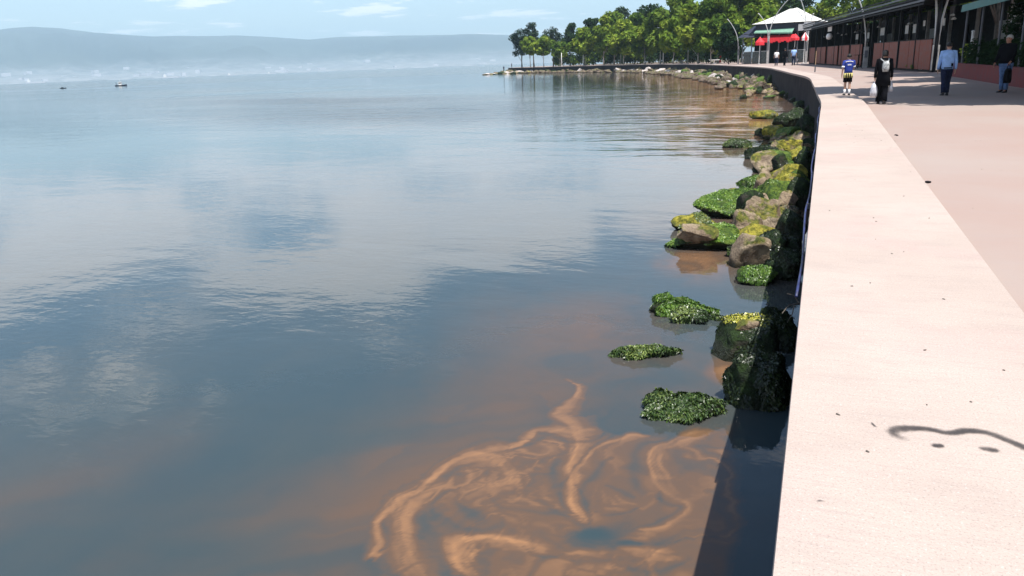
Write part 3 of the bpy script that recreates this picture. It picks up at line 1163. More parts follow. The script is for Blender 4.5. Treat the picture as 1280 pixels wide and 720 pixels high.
boulder(921, 970, 217, 237, 'smooth rounded boulder with a bright green cap seaward of the yellow one', 'rock_green', 31, .65, 3300, 0.041, 'weed_sunlit', cover=-.4, cuts=4)
boulder(964, 999, 216, 243, 'yellow topped boulder with a brown face above the heap', 'rock_yellow', 32, .75, 1050, 0.034, 'weed_y', .0, cuts=8, flat=(-.2, -.4, 1))
boulder(966, 996, 238, 264, 'tawny block below the yellow topped boulder', 'rock_brown', 33, .8, 0, 0.05, cuts=10)
boulder(980, 1012, 222, 262, 'dark weedy boulder in the wall shade beside the tawny block', 'rock_dark', 34, .9, 1050, 0.034, 'weed_shade', cover=0, cuts=7)
boulder(941, 972, 203, 216, 'low dark green rock just seaward of the round green one', 'rock_dark', 35, .6, 1350, 0.041, 'weed_shade', cover=-.4, cuts=4, hi=False)
boulder(966, 997, 201, 222, 'green rounded rock under the bright yellow block', 'rock_green', 36, .8, 1500, 0.041, 'weed_sunlit', cover=-.2, cuts=6, hi=False)
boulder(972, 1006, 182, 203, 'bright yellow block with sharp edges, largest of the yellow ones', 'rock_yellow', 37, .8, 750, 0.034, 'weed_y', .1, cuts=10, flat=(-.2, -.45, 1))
boulder(930, 976, 181, 200, 'broad dark green mound left of the bright yellow block', 'rock_dark', 38, .6, 2550, 0.048, 'weed_shade', cover=-.5, cuts=4)
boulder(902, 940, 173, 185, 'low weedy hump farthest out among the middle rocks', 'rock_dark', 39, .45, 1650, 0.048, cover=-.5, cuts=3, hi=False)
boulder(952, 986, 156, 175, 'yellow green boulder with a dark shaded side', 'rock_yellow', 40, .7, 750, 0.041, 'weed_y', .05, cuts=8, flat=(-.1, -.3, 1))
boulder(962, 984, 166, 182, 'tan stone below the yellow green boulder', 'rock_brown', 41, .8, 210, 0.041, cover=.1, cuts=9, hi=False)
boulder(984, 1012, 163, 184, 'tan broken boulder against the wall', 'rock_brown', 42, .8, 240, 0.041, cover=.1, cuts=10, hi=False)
boulder(992, 1016, 184, 226, 'dark boulder against the wall beside the bright yellow block', 'rock_dark', 43, 1.2, 750, 0.041, 'weed_shade', cover=-.1, cuts=7, hi=False)
boulder(966, 1012, 134, 159, 'large black weedy boulder below the bend of the wall', 'rock_dark', 44, .7, 2250, 0.054, 'weed_shade', cover=-.2, cuts=6)
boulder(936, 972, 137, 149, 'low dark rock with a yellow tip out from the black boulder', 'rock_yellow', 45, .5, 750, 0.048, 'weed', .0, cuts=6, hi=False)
boulder(994, 1020, 142, 170, 'dark stone between the tan boulder and the wall', 'rock_dark', 46, .9, 600, 0.048, 'weed_shade', cover=-.1, cuts=7, hi=False)
boulder(943, 962, 160, 170, 'small wet stone beyond the low weedy hump', 'rock_dark', 47, .6, 300, 0.048, 'weed_shade', cover=-.2, cuts=6, hi=False)

for k in range(15):
    yy = 13.2 + k * 1.4 + rng.uniform(-.3, .3)
    xx = -rng.uniform(.55, 1.25) - (.25 if yy > 24 else 0)
    w = rng.uniform(.6, 1.15) * (1 + (yy - 13) * .012)
    hh = rng.uniform(.35, .75)
    mt = ('rock_brown', 'rock_yellow', 'rock_dark', 'rock_brown', 'rock_green')[k % 5]
    v, f = rock_shape(ICO4, w, w * rng.uniform(.7, .95), hh, 1850 + k, 12, .06)
    o = np_mesh('boulder', v, f, M[mt], smooth=True)
    o.location = (xx, yy, WATER_Z)
    o.rotation_euler = (0, 0, rng.uniform(0, 6))
    nm = {'rock_brown': 'bare tan', 'rock_yellow': 'yellow crusted', 'rock_dark': 'black weedy', 'rock_green': 'green mossy'}[mt]
    tag(o, nm + ' stone filling a gap in the rocks below the straight wall', 'boulder', nm + ' gap stones along the straight wall')
    if mt in ('rock_dark', 'rock_green'):
        add_weed(v, f, M['weed_shade' if mt == 'rock_dark' else 'weed_sunlit'], o, 700, .036, 1850 + k, .02, .0)

# smaller stones lying low in the shade between the big ones and the wall
for k in range(13):
    yy = 12.5 + k * 1.5 + rng.uniform(-.2, .2)
    w = rng.uniform(.4, .8)
    v, f = rock_shape(ICO4, w, w * rng.uniform(.7, 1), rng.uniform(.18, .5), 300 + k, 8, .09)
    o = np_mesh('boulder', v, f, M[('rock_dark', 'rock_dark', 'rock_green', 'rock_brown')[k % 4]], smooth=True)
    o.location = (-.32 - rng.uniform(0, .25), yy, WATER_Z)
    o.rotation_euler = (0, 0, rng.uniform(0, 6))
    tag(o, 'small dark stone lying in the shade at the foot of the sea wall', 'boulder', 'small stones at the foot of the wall')
    add_weed(v, f, M['weed_shade'], o, 300, .045, 300 + k, .02, -.1)

# the bank where the wall bends: a field of blocks, larger and paler towards the top
def bank_rock(x, y, w, h, mat, seed, label, group, z=WATER_Z):
    v, f = rock_shape(ICO4 if w > 1.2 else ICO2, w, w * rng.uniform(.6, .95), h, seed, 15, .06)
    o = np_mesh('boulder', v, f, M[mat])
    o.location = (x, y, z)
    o.rotation_euler = (0, 0, rng.uniform(0, 6))
    return tag(o, label, 'boulder', group)


k = 0
for px, yb, wpx, hpx, mt in (
        (938, 98, 11, 6, 'rock_white'), (947, 97.5, 11, 6, 'rock_white'), (957, 97, 10, 6, 'rock_white'), (963, 99, 7, 4, 'rock_brown'),
        (941, 104, 14, 6, 'rock_white'), (956, 105, 15, 7, 'rock_brown'), (970, 106, 12, 8, 'rock_dark'), (948, 108, 12, 5, 'rock_brown'),
        (962, 112, 12, 8, 'rock_brown'), (976, 111, 14, 8, 'rock_brown'), (984, 113, 9, 6, 'rock_brown'), (932, 110, 12, 5, 'rock_brown'),
        (939, 114, 14, 5, 'rock_green'), (952, 117, 14, 6, 'rock_dark'), (966, 119, 14, 6, 'rock_brown'), (978, 119, 12, 6, 'rock_green'),
        (988, 121, 12, 7, 'rock_dark'), (960, 123, 14, 4, 'rock_green'), (992, 126, 12, 5, 'rock_dark'), (1000, 133, 14, 8, 'rock_dark'),
        (985, 104, 10, 6, 'rock_dark'), (928, 101, 10, 5, 'rock_brown'), (922, 104, 10, 4, 'rock_green'), (1004, 124, 10, 9, 'rock_dark'),
        (994, 116, 10, 8, 'rock_dark'), (1012, 140, 12, 9, 'rock_dark')):
    c = at(px, yb, WATER_Z)
    kk = proj(c)[2]
    w = wpx / F_PX * kk * 1.35
    h = hpx / F_PX * kk * .95
    nm = {'rock_white': 'pale bare block in the bank under the bend of the wall', 'rock_brown': 'brown bare block in the bank under the bend of the wall',
          'rock_dark': 'dark weedy block in the bank under the bend of the wall', 'rock_yellow': 'yellowish block in the bank under the bend of the wall',
          'rock_green': 'green mossy block in the bank under the bend of the wall'}[mt]
    gap = np.hypot(EDGE_S[:, 0] - c[0], EDGE_S[:, 1] - c[1]).min()
    bank_rock(c[0], c[1], w, h, mt, 500 + k, nm, nm.replace('block', 'blocks'))
    k += 1
for j in range(64):
    px, yb = rng.uniform(925, 1006), rng.uniform(97, 124)
    yb = max(yb, 97 + (px - 925) * .1)
    c = at(px, yb, WATER_Z)
    kk = proj(c)[2]
    mt = rng.choice(['rock_dark', 'rock_brown', 'rock_green', 'rock_dark', 'rock_brown'])
    gap = np.hypot(EDGE_S[:, 0] - c[0], EDGE_S[:, 1] - c[1]).min()
    if gap > 13 or gap < .7:
        continue
    nm = {'rock_white': 'small pale stone', 'rock_brown': 'small brown stone', 'rock_dark': 'small dark stone', 'rock_green': 'small mossy stone'}[mt]
    bank_rock(c[0], c[1], rng.uniform(.9, 1.7) * kk / 110, rng.uniform(.45, .95) * kk / 110, mt, 1700 + j, nm + ' among the blocks under the bend of the wall', nm + 's under the bend')
# the long bank under the far wall: two rough rows, the upper one paler
ed = [(p, q) for p, q in zip(EP, EN) if p[1] > 84 and p[0] > -116 and p[1] < 300]
SMALL = []
for i in range(len(ed) - 1):
    p, q = ed[i]
    far_ = min(1.0, max(0.0, (p[1] - 110) / 120))
    if p[1] > 190 and i % 2:
        continue
    for row in range(3):
        if rng.random() < (.05, .12, .25)[row]:
            continue
        off = (-1.0, -2.8, -4.8)[row] + rng.uniform(-.8, .8)
        w = rng.uniform(1.1, 2.3) * (1.0, .95, .8)[row] * (1 + .3 * far_) * (.75 if p[1] < 125 else 1)
        h = (1.25, .85, .5)[row] * rng.uniform(.6, 1.3)
        mid = -56 < p[0] < -24
        mt = rng.choice(['rock_white', 'rock_brown', 'rock_brown'] if (row < 2 and mid) else
                        (['rock_brown', 'rock_brown', 'rock_brown', 'rock_dark', 'rock_green', 'rock_brown', 'rock_white'] if row < 2 else ['rock_green', 'rock_dark', 'rock_brown', 'rock_brown', 'rock_dark', 'rock_green']))
        pos = p + q * off + np.array([rng.uniform(-.6, .6), rng.uniform(-.6, .6)])
        lab = {'rock_white': 'pale', 'rock_brown': 'brown', 'rock_yellow': 'yellowish', 'rock_green': 'mossy', 'rock_dark': 'dark wet'}[mt]
        if row == 2 or (p[1] > 215 and row == 1):
            v, f = rock_shape(ICO2, w, w * .8, h, 600 + k, 12, .06)
            SMALL.append((v + np.array([pos[0], pos[1], WATER_Z]), f))
            k += 1
        elif k < 900:
            bank_rock(pos[0], pos[1], w, h * .8, 'rock_bank' if mt == 'rock_brown' else mt, 600 + k, lab + ' stone in the long bank under the far sea wall', lab + ' stones in the far bank')
            k += 1
vo, VV, FF = 0, [], []
for v, f in SMALL:
    VV.append(v)
    FF.append(f + vo)
    vo += len(v)
o = np_mesh('bank_stones', np.concatenate(VV), np.concatenate(FF), M['rock_bank'])
tag(o, 'band of low brown stones awash along the foot of the far bank', 'stones', kind='stuff')
# low stony apron running out from the tip of the point
for j in range(26):
    px = 606 + j * 2.6
    d, t_ = edge_along(max(px, 624))
    dd_ = ray(px, hor(px))[:2]
    dd_ = dd_ / np.linalg.norm(dd_)
    pos = dd_ * (281 + rng.uniform(-5, 5))
    mt = ('rock_brown', 'rock_white', 'rock_dark')[j % 3]
    bank_rock(pos[0], pos[1], rng.uniform(1.6, 3.2), rng.uniform(.35, .8) * (.7 if j < 8 else 1.2), mt, 900 + j,
              {'rock_brown': 'brown', 'rock_white': 'pale', 'rock_dark': 'dark'}[mt] + ' flat stone at the low tip of the wooded point',
              {'rock_brown': 'brown', 'rock_white': 'pale', 'rock_dark': 'dark'}[mt] + ' stones at the tip of the point')

# ================================================================== TREES AND SHRUBS
def leaf_mesh(name, clumps, n, size, mat, parent, seed, flat=.0, per=None, kind=None):
    """many small leaf faces spread through rounded clumps"""
    r_ = np.random.default_rng(seed)
    c = np.array([q[:3] for q in clumps])
    rad = np.array([q[3] for q in clumps])
    w = rad ** 2
    idx = r_.choice(len(c), n, p=w / w.sum())
    u = r_.normal(size=(n, 3))
    u /= np.linalg.norm(u, axis=1)[:, None]
    rr = r_.random(n) ** .42
    off = u * (rad[idx] * rr)[:, None]
    off[:, 2] *= (1 - flat)
    p = c[idx] + off
    nn = u * .7 + r_.normal(size=(n, 3)) * .6 + np.array([0, 0, .35])
    nn /= np.linalg.norm(nn, axis=1)[:, None]
    t = np.cross(nn, r_.normal(size=(n, 3)))
    t /= np.linalg.norm(t, axis=1)[:, None] + 1e-9
    b = np.cross(nn, t)
    s = size * r_.uniform(.55, 1.35, n)[:, None]
    V4 = np.stack([p - t * s, p - b * s * .55 + nn * s * .15, p + t * s, p + b * s * .55 + nn * s * .15], 1).reshape(-1, 3)
    F4 = np.arange(n * 4).reshape(n, 4)
    ct = r_.random(len(c))
    tint = np.clip(ct[idx] * .6 + r_.random(n) * .5 - .05, 0, 1)
    o = np_mesh(name, V4, F4, mat, parent, attrs={'tint': np.repeat(tint, 4)})
    if kind:
        o['kind'] = kind
    return o


def tree(name, label, x, y, h, cw, leaf, bark, seed, group, shape='broad', n=2600, size=.42, base=.28, lean=0.0, z=PAVE_Z):
    r_ = np.random.default_rng(seed)
    t = thing(name, label, 'tree', (x, y, z), 0, group)
    clumps = []
    rad = cw / 2
    if shape == 'broad':
        zc, zr = h * (base + 1) / 2, h * (1 - base) / 2
        k = 30
        for i in range(k):
            u = r_.normal(size=3)
            u /= np.linalg.norm(u)
            q = r_.uniform(.45, .86)
            wz = 1 - .25 * max(0, u[2])
            clumps.append((u[0] * rad * q * wz, u[1] * rad * q * wz, zc + u[2] * zr * q, rad * r_.uniform(.19, .34)))
        clumps.append((0, 0, zc, rad * .45))
        for i in range(4):
            clumps.append((r_.uniform(-.35, .35) * rad, r_.uniform(-.35, .35) * rad, h - rad * r_.uniform(.20, .36), rad * .27))
    elif shape == 'pine':
        for i in range(24):
            a = r_.uniform(0, 6.28)
            q = r_.uniform(.1, .85)
            zz = h * r_.uniform(max(base, .35), .93)
            w = 1.1 - .5 * zz / h
            clumps.append((math.cos(a) * rad * q * w, math.sin(a) * rad * q * w, zz, rad * r_.uniform(.25, .42)))
        clumps.append((0, 0, h * .93, rad * .35))
    elif shape == 'cypress':
        for i in range(14):
            f_ = i / 13
            clumps.append((r_.uniform(-.1, .1) * rad, r_.uniform(-.1, .1) * rad, h * (.12 + .84 * f_), rad * (1 - .85 * f_) + .12))
    clumps = [(q[0] + lean * q[2], q[1], q[2], q[3]) for q in clumps]
    r0 = max(.09, h * .0135) * (1.2 if shape == 'pine' else 1)
    m = MB()
    top = h * (.92 if shape != 'broad' else .72)
    pts = []
    for i in range(7):
        f_ = i / 6
        pts.append((lean * f_ * top + math.sin(f_ * 3 + seed) * .12, math.cos(f_ * 2.3 + seed) * .12 - math.cos(seed) * .12, top * f_))
    m.tube(pts, [r0 * (1.35 if i == 0 else 1 - .75 * i / 6) for i in range(7)], 7)
    for q in clumps[::3]:
        f_ = min(.92, max(.3, q[2] / top * .62))
        b = pts[min(6, int(f_ * 6))]
        mid = ((b[0] + q[0]) / 2, (b[1] + q[1]) / 2, (b[2] + q[2]) / 2 + .2)
        m.tube([b, mid, q[:3]], [r0 * .42, r0 * .28, r0 * .1], 5)
    m.build('trunk', bark, t, smooth=True)
    leaf_mesh('crown', clumps, n, size, leaf, t, seed, flat=.15 if shape == 'pine' else .1)
    return t


def park_tree(kind, px, extra, ytop, wpx, label, seed, base=.28, n=2600):
    p = behind(px, extra)
    h = height_for(p[0], p[1], ytop)
    k = proj((p[0], p[1], 2))[2]
    cw = wpx / F_PX * k
    leaf, bark, nm, shape, size = {
        'linden': (M['leaf_fresh'], M['bark_pale'], 'plane_tree', 'broad', .58),
        'broad': (M['leaf_mid'], M['bark_pale'], 'broadleaf_tree', 'broad', .58),
        'dark': (M['leaf_dark'], M['bark'], 'dark_tree', 'broad', .48),
        'pine': (M['needle'], M['bark'], 'pine_tree', 'pine', .42),
        'cypress': (M['leaf_dark'], M['bark'], 'cypress_tree', 'cypress', .36)}[kind]
    return tree(nm, label, p[0], p[1], h, cw, leaf, bark, seed, 'trees on the wooded point', shape, n, size, base)


TREES = [
    ('pine', 652, 9, 37, 21, 'dark pine at the very tip of the point, leaning out over the water', .4, 1500),
    ('pine', 667, 14, 28, 19, 'tallest dark pine near the tip of the point', .42, 1700),
    ('linden', 663, 4, 46, 20, 'small yellow green tree under the tallest dark pine at the tip', .42, 1500),
    ('linden', 680, 5, 45, 26, 'round yellow green tree second from the tip along the wall', .40, 1700),
    ('pine', 692, 20, 35, 20, 'thin greyish pine with sky showing through its crown', .5, 700),
    ('broad', 700, 7, 52, 20, 'small green tree with a forked pale trunk after the thin pine', .36, 1300),
    ('dark', 713, 30, 29, 24, 'dark blue green tree behind the gap with the sea showing under it', .3, 1800),
    ('linden', 731, 6, 34, 34, 'bright fresh green tree with a white trunk left of the dense wood', .30, 2600),
    ('dark', 742, 34, 22, 30, 'dark tree rising behind the bright one with the white trunk', .2, 2200),
    ('linden', 755, 10, 20, 34, 'yellow green tree at the left shoulder of the dense wood', .22, 2800),
    ('pine', 776, 46, 8, 24, 'dark pine top standing above the yellow green crowns', .45, 1800),
    ('broad', 768, 26, 14, 34, 'mid green tree just left of the dark pine top', .2, 2600),
    ('linden', 779, 8, 24, 40, 'wide yellow green tree in front below the dark pine top', .25, 3200),
    ('broad', 800, 30, 16, 38, 'green tree right of the dark pine top with a flat crown', .2, 2800),
    ('linden', 806, 8, 30, 34, 'fresh green tree beside the tall white pole, on its left', .26, 2800),
    ('dark', 812, 40, 6, 46, 'dark tree rising behind the tall white pole', .16, 3000),
    ('broad', 826, 18, 12, 44, 'leafy tree directly behind the tall white pole', .22, 3400),
    ('linden', 842, 12, 22, 36, 'fresh green tree beside the tall white pole, on its right', .25, 2800),
    ('broad', 852, 30, -10, 60, 'very tall green tree at the middle of the wood, cut by the top edge', .15, 4600),
    ('linden', 872, 14, 2, 52, 'large bright green tree left of the red dressed person', .24, 4600),
    ('broad', 897, 34, -22, 64, 'very tall tree behind the curved lamp left of the cafe', .14, 5200),
    ('broad', 889, 12, 26, 30, 'lower leafy tree over the red dressed person', .3, 2600),
    ('dark', 912, 22, 30, 30, 'dark low crowned tree at the left corner of the cafe', .1, 2600),
    ('linden', 928, 60, -16, 60, 'bright tree behind the left slope of the white cafe roof', .1, 4800),
]
for i, (kd, px, ex, yt, wp, lab, bs, n) in enumerate(TREES):
    park_tree(kd, px, ex, yt, wp * (1.5 if kd == 'pine' else 1.22), lab, 1000 + i, bs * (.95 if px < 705 else .72), int(n * 1.7))
# trees behind the cafe and the terrace
for i, (px, yb, yt, wp, kd, lab, n) in enumerate((
        (958, 76.0, -34, 66, 'broad', 'tall green tree right behind the peak of the white cafe roof', 5200),
        (986, 75.0, -40, 60, 'dark', 'tall shaded tree behind the right half of the white cafe roof', 5200),
        (1030, 73.5, -16, 56, 'linden', 'yellow green tree between the white cafe roof and the slatted terrace roof', 6400),
        (1066, 73.5, -60, 76, 'broad', 'big tree behind the left part of the slatted terrace roof', 6400),
        (1118, 74.5, -70, 90, 'dark', 'big dark tree behind the middle of the slatted terrace roof', 6400),
        (1172, 77, -80, 90, 'dark', 'big dark tree behind the forked lamp', 6400))):
    p = at(px, yb, PAVE_Z)
    k = proj(p)[2]
    h = height_for(p[0], p[1], yt)
    lf, bk = {'broad': (M['leaf_mid'], M['bark']), 'dark': (M['leaf_dark'], M['bark']), 'linden': (M['leaf_fresh'], M['bark'])}[kd]
    tree('broadleaf_tree' if kd != 'linden' else 'plane_tree', lab, p[0], p[1], h, wp / F_PX * k, lf, bk, 1100 + i, 'trees behind the terraces', 'broad', n, .36, .2)

# trees that shade the right side of the promenade
for i, (x, y, h, cw, lab, bs) in enumerate((
        (9.0, 26.5, 10.5, 11.5, 'shade tree rising from the planting behind the red wall, nearest', .46),
        (9.0, 33.5, 10.5, 11.0, 'shade tree rising from the planting behind the red wall, middle one', .44),
        (9.2, 42.5, 10.0, 9.0, 'shade tree rising from the planting behind the red wall, farthest', .44),
        (9.0, 53.0, 11.0, 9.0, 'shade tree behind the man in the light blue shirt by the forked lamp', .42),
        (12.0, 20.5, 10.5, 9.0, 'shade tree over the right edge of the view, in front of the awning', .46))):
    tree('broadleaf_tree', lab, x, y, h, cw, M['leaf_mid'], M['bark'], 1200 + i, 'shade trees along the promenade', 'broad', 9000, .36, bs)
tree('broadleaf_tree', 'leaning shade tree whose boughs reach out over the walkers', 7.6, 31.0, 10.5, 9.0, M['leaf_mid'], M['bark'], 1210, 'shade trees along the promenade', 'broad', 9000, .34, .5, lean=-.47)


def shrub(x, y, w, h, leaf, label, seed, group, n=700, size=.22, z=PAVE_Z):
    t = thing('shrub', label, 'shrub', (x, y, z), 0, group)
    r_ = np.random.default_rng(seed)
    cl = [(r_.uniform(-.3, .3) * w, r_.uniform(-.3, .3) * w, h * r_.uniform(.3, .72), min(w, h) * r_.uniform(.25, .36)) for _ in range(8)]
    leaf_mesh('foliage', cl, n, size, leaf, t, seed)
    m = MB()
    for q in cl[::2]:
        m.tube([(0, 0, 0), (q[0] * .5, q[1] * .5, q[2] * .6), q[:3]], [.05, .03, .015], 5)
    m.build('stem', M['bark'], t)
    return t


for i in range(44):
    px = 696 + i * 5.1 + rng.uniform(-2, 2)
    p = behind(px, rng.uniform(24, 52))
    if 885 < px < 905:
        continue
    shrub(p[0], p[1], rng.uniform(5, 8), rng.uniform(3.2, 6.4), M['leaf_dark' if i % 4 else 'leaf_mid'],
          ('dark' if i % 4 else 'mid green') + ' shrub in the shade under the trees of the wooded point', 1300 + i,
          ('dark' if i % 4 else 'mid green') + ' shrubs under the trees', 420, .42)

# ================================================================== LAMPS AND POLES
def fork_lamp(px, yb, label, box_h, box_w, arms, seed, group='forked lamps along the promenade'):
    """rendered pedestal with curved steel tubes rising from it; arms: list of (sideways reach, height)"""
    p = at(px, yb, PAVE_Z)
    t = thing('fork_lamp', label, 'street lamp', (p[0], p[1], PAVE_Z), 0, group)
    MB().bbox((0, 0, box_h / 2), (box_w, box_w, box_h), 0, .03).build('pedestal', M['cement'], t)
    MB().bbox((0, 0, .05), (box_w * 1.2, box_w * 1.2, .1), 0, .02).build('base_slab', M['cement'], t)
    MB().bbox((.0, -box_w / 2 - .01, box_h * .66), (box_w * .62, .03, box_h * .34), 0, .01).build('service_door', M['galv_dark'], t)
    for sx, hh in arms:
        pts = []
        s = 1 if sx > 0 else -1
        for k in range(11):
            f_ = k / 10
            pts.append((s * .09 + sx * (f_ ** 2.0), 0, box_h - .2 + (hh - box_h) * (f_ ** .94)))
        MB().tube(pts, [.075 - .03 * k / 10 for k in range(11)], 8).build('arm', M['galv'], t, smooth=True)
        e = pts[-1]
        MB().lathe([(.03, 0), (.10, .02), (.14, .07), (.10, .13), (.03, .15)], (e[0], e[1], e[2] - .1)).build('lamp_head', M['galv'], t, smooth=True)
    return t


fork_lamp(1166.5, 90, 'forked lamp with two pale tubes on a grey box beside the man in light blue', 1.72, .42, [(-1.5, 9.5), (2.2, 9.5)], 1)
fork_lamp(1081, 85, 'lamp with one tall curved tube on a grey box before the brown panels', 1.85, .42, [(-2.6, 9.0)], 2)
fork_lamp(959, 80.0, 'forked lamp at the middle of the cafe front', 4.2, .34, [(-1.6, 7.9), (3.7, 10.8)], 3)
fork_lamp(1007, 79.4, 'forked lamp at the right corner of the cafe', 3.6, .34, [(-1.9, 10.5), (.5, 7.0)], 4)
fork_lamp(922.5, 80.6, 'single curved lamp at the left corner of the cafe', 3.0, .26, [(-1.9, 7.6)], 5)


def pole(px, extra, ytop, label, rad=.09, mat='white', name='lamp_pole', head=True, group='tall poles by the far wall'):
    p = behind(px, extra)
    h = height_for(p[0], p[1], ytop)
    t = thing(name, label, 'pole', (p[0], p[1], PAVE_Z), 0, group)
    MB().tube([(0, 0, 0), (0, 0, h * .5), (0, 0, h)], [rad * 1.3, rad, rad * .7], 8).build('shaft', M[mat], t, smooth=True)
    MB().lathe([(rad * 2.4, 0), (rad * 2.4, .1), (rad * 1.4, .22)]).build('foot', M['cement'], t)
    if head:
        MB().tube([(0, 0, h - .1), (-.4, -.2, h + .25), (-1.0, -.4, h + .3)], [.05, .045, .04], 6).build('bracket', M[mat], t)
        MB().bbox((-1.1, -.45, h + .29), (.6, .25, .12), 0, .04).build('lamp_head', M['galv'], t)
    return t


pole(829, 3, 36, 'tall white pole standing at the edge of the far wall')
pole(702, 4, 66, 'short white post by the wall near the sea gap under the trees', .12, head=False, name='white_post')
pole(729, 4, 67, 'short white post beside the bright tree with a white trunk', .14, head=False, name='white_post')
pole(860, 8, 45, 'pale lamp pole half hidden in the leaves of the tall middle tree', .07, 'galv')
pole(776, 9, 48, 'pale lamp pole under the wide yellow green tree', .07, 'galv')
p = at(1018.6, 90.2, 0)
t = thing('slim_post', 'slim brown and grey post standing on the coping at the bend of the wall', 'post', (p[0], p[1], 0))
MB().tube([(0, 0, 0), (0, 0, .55)], .045, 8).build('lower_sleeve', M['galv_dark'], t)
MB().tube([(0, 0, .55), (0, 0, 1.55)], .032, 8).build('upper_shaft', plain("tan_paint", (.30, .20, .12)), t)

# ================================================================== CAFE WITH THE WHITE ROOF
def frame_at(a, b):
    """local frame: origin a, +x towards b, +y away from the camera side"""
    ang = math.atan2(b[1] - a[1], b[0] - a[0])
    return ang, math.hypot(b[0] - a[0], b[1] - a[1])




def at_depth(px, k):
    """point on the pavement below the horizon of a picture column, k metres deep"""
    return at(px, hor(px) + (EYE - PAVE_Z) * F_PX / k * 1.042, PAVE_Z)


CA = at_depth(926, 130)
CB = at_depth(1010, 124)
cang, clen = frame_at(CA, CB)
kc = proj(CA)[2]
MPP = kc / F_PX                     # metres per picture pixel at the cafe
H_ = lambda row: height_for((CA[0] + CB[0]) / 2, (CA[1] + CB[1]) / 2, row)
cafe = thing('cafe', 'seaside cafe with a white tent roof, navy fascia and red awnings', 'cafe', (CA[0], CA[1], PAVE_Z), cang)
CD = 8.0
hf0, hf1, hpk = H_(40), H_(29), H_(8.5)
x0r, x1r = clen * .20, clen * 1.04
# roof: swept tent surface, seams as separate strips
m = MB()
nx_, ny_ = 12, 8
px_, py_ = clen * .68, CD * .5
for j in range(ny_ + 1):
    for i in range(nx_ + 1):
        u, w_ = i / nx_, j / ny_
        X_ = x0r - .5 + (x1r - x0r + 1) * u
        Y_ = -.6 + (CD + 1.2) * w_
        du = (X_ - px_) / ((px_ - x0r + .5) if X_ < px_ else (x1r + .5 - px_))
        dv = (Y_ - py_) / (py_ + .6)
        e = max(abs(du), abs(dv))
        flat_ = max(0.0, 1 - e)
        m.v.append((X_, Y_, hf1 + (hpk - hf1) * (flat_ ** 1.12) + .0))
for j in range(ny_):
    for i in range(nx_):
        a = j * (nx_ + 1) + i
        m.f.append((a, a + 1, a + nx_ + 2, a + nx_ + 1))
        m.m.append(0)
m.build('tent_roof', M['tent'], cafe)
for u in (.12, .3, .5, .68, .86):
    xa = x0r - .4 + (x1r - x0r + .8) * u
    MB().tube([(xa, -.58, hf1 + .05), (px_ + (xa - px_) * .15, py_ - (py_ + .6) * .15, hf1 + (hpk - hf1) * .87 + .03)], .05, 5).build('roof_seam', M['white'], cafe)
MB().box(((x0r + x1r) / 2, CD / 2, (hf0 + hf1) / 2 - .02), (x1r - x0r, CD - .1, hf1 - hf0 - .06)).build('fascia', M['navy'], cafe)
# lower hipped dark roof on the left
m = MB()
za, zb = H_(45), H_(29)
m.add([(-.6, -.5, za), (x0r + .1, -.5, za), (x0r + .1, CD, za), (-.6, CD, za), (x0r + .1, CD * .3, zb), (x0r + .1, CD * .7, zb), (x0r * .55, CD * .3, zb * .97), (x0r * .55, CD * .7, zb * .97)],
      [(0, 1, 4, 6), (2, 3, 7, 5), (3, 0, 6, 7), (4, 5, 7, 6), (0, 3, 2, 1), (1, 2, 5, 4)])
m.build('hip_roof', M['navy'], cafe)
MB().box((clen * .5, CD, hf0 / 2), (clen + .6, .2, hf0)).build('back_wall', M['black'], cafe)
MB().box((clen * .5, CD / 2, hf0 - .12), (clen, CD - .4, .12)).build('ceiling', M['dark_wood'], cafe)
for i in range(8):
    xx = clen * (i + .12) / 7.4
    MB().bbox((xx, .12, hf0 / 2), (.16, .16, hf0), 0, .02).build('column', M['galv_dark'], cafe)
for i in range(7):
    xx = clen * (i + .62) / 7.4
    if i in (3, 4):
        continue
    MB().box((xx, .25, 1.0), (clen / 7.4 - .25, .05, 1.9)).build('glass_screen', M['glass'], cafe)
    MB().box((xx, .25, 2.0), (clen / 7.4 - .2, .08, .07)).build('screen_rail', M['galv'], cafe)
# awnings
m = MB()
xa, xb = x0r + .2, clen * .78
m.add([(xa, -.15, H_(36.5)), (xb, -.15, H_(36)), (xb, -1.3, H_(41.2)), (xa, -1.3, H_(39.5)), (xb, -1.3, H_(43)), (xa, -1.3, H_(40.8))], [(0, 1, 2, 3), (3, 2, 4, 5)])
m.build('green_awning', M['green_canvas'], cafe)
m = MB()
xa, xb = clen * .34, clen * .82
z0_, z1_, z2_ = H_(44), H_(47.5), H_(53)
for i in range(12):
    a, b = xa + (xb - xa) * i / 12, xa + (xb - xa) * (i + 1) / 12
    dz = .12 * ((i * 7) % 3) - .1
    m.add([(a, -.2, z0_), (b, -.2, z0_), (b, -1.2, z1_), (a, -1.2, z1_), (b, -1.2, z2_ + dz), (a, -1.2, z2_ + dz + .05)], [(0, 1, 2, 3), (3, 2, 4, 5)])
m.build('red_awning', M['red'], cafe)
MB().box((clen * .94, -.4, H_(36)), (2.2, .2, 1.0)).build('sign_board', M['galv'], cafe)
MB().box((clen * .99, -.3, H_(31.5)), (1.6, .2, .5)).build('sign_strip', M['white'], cafe)


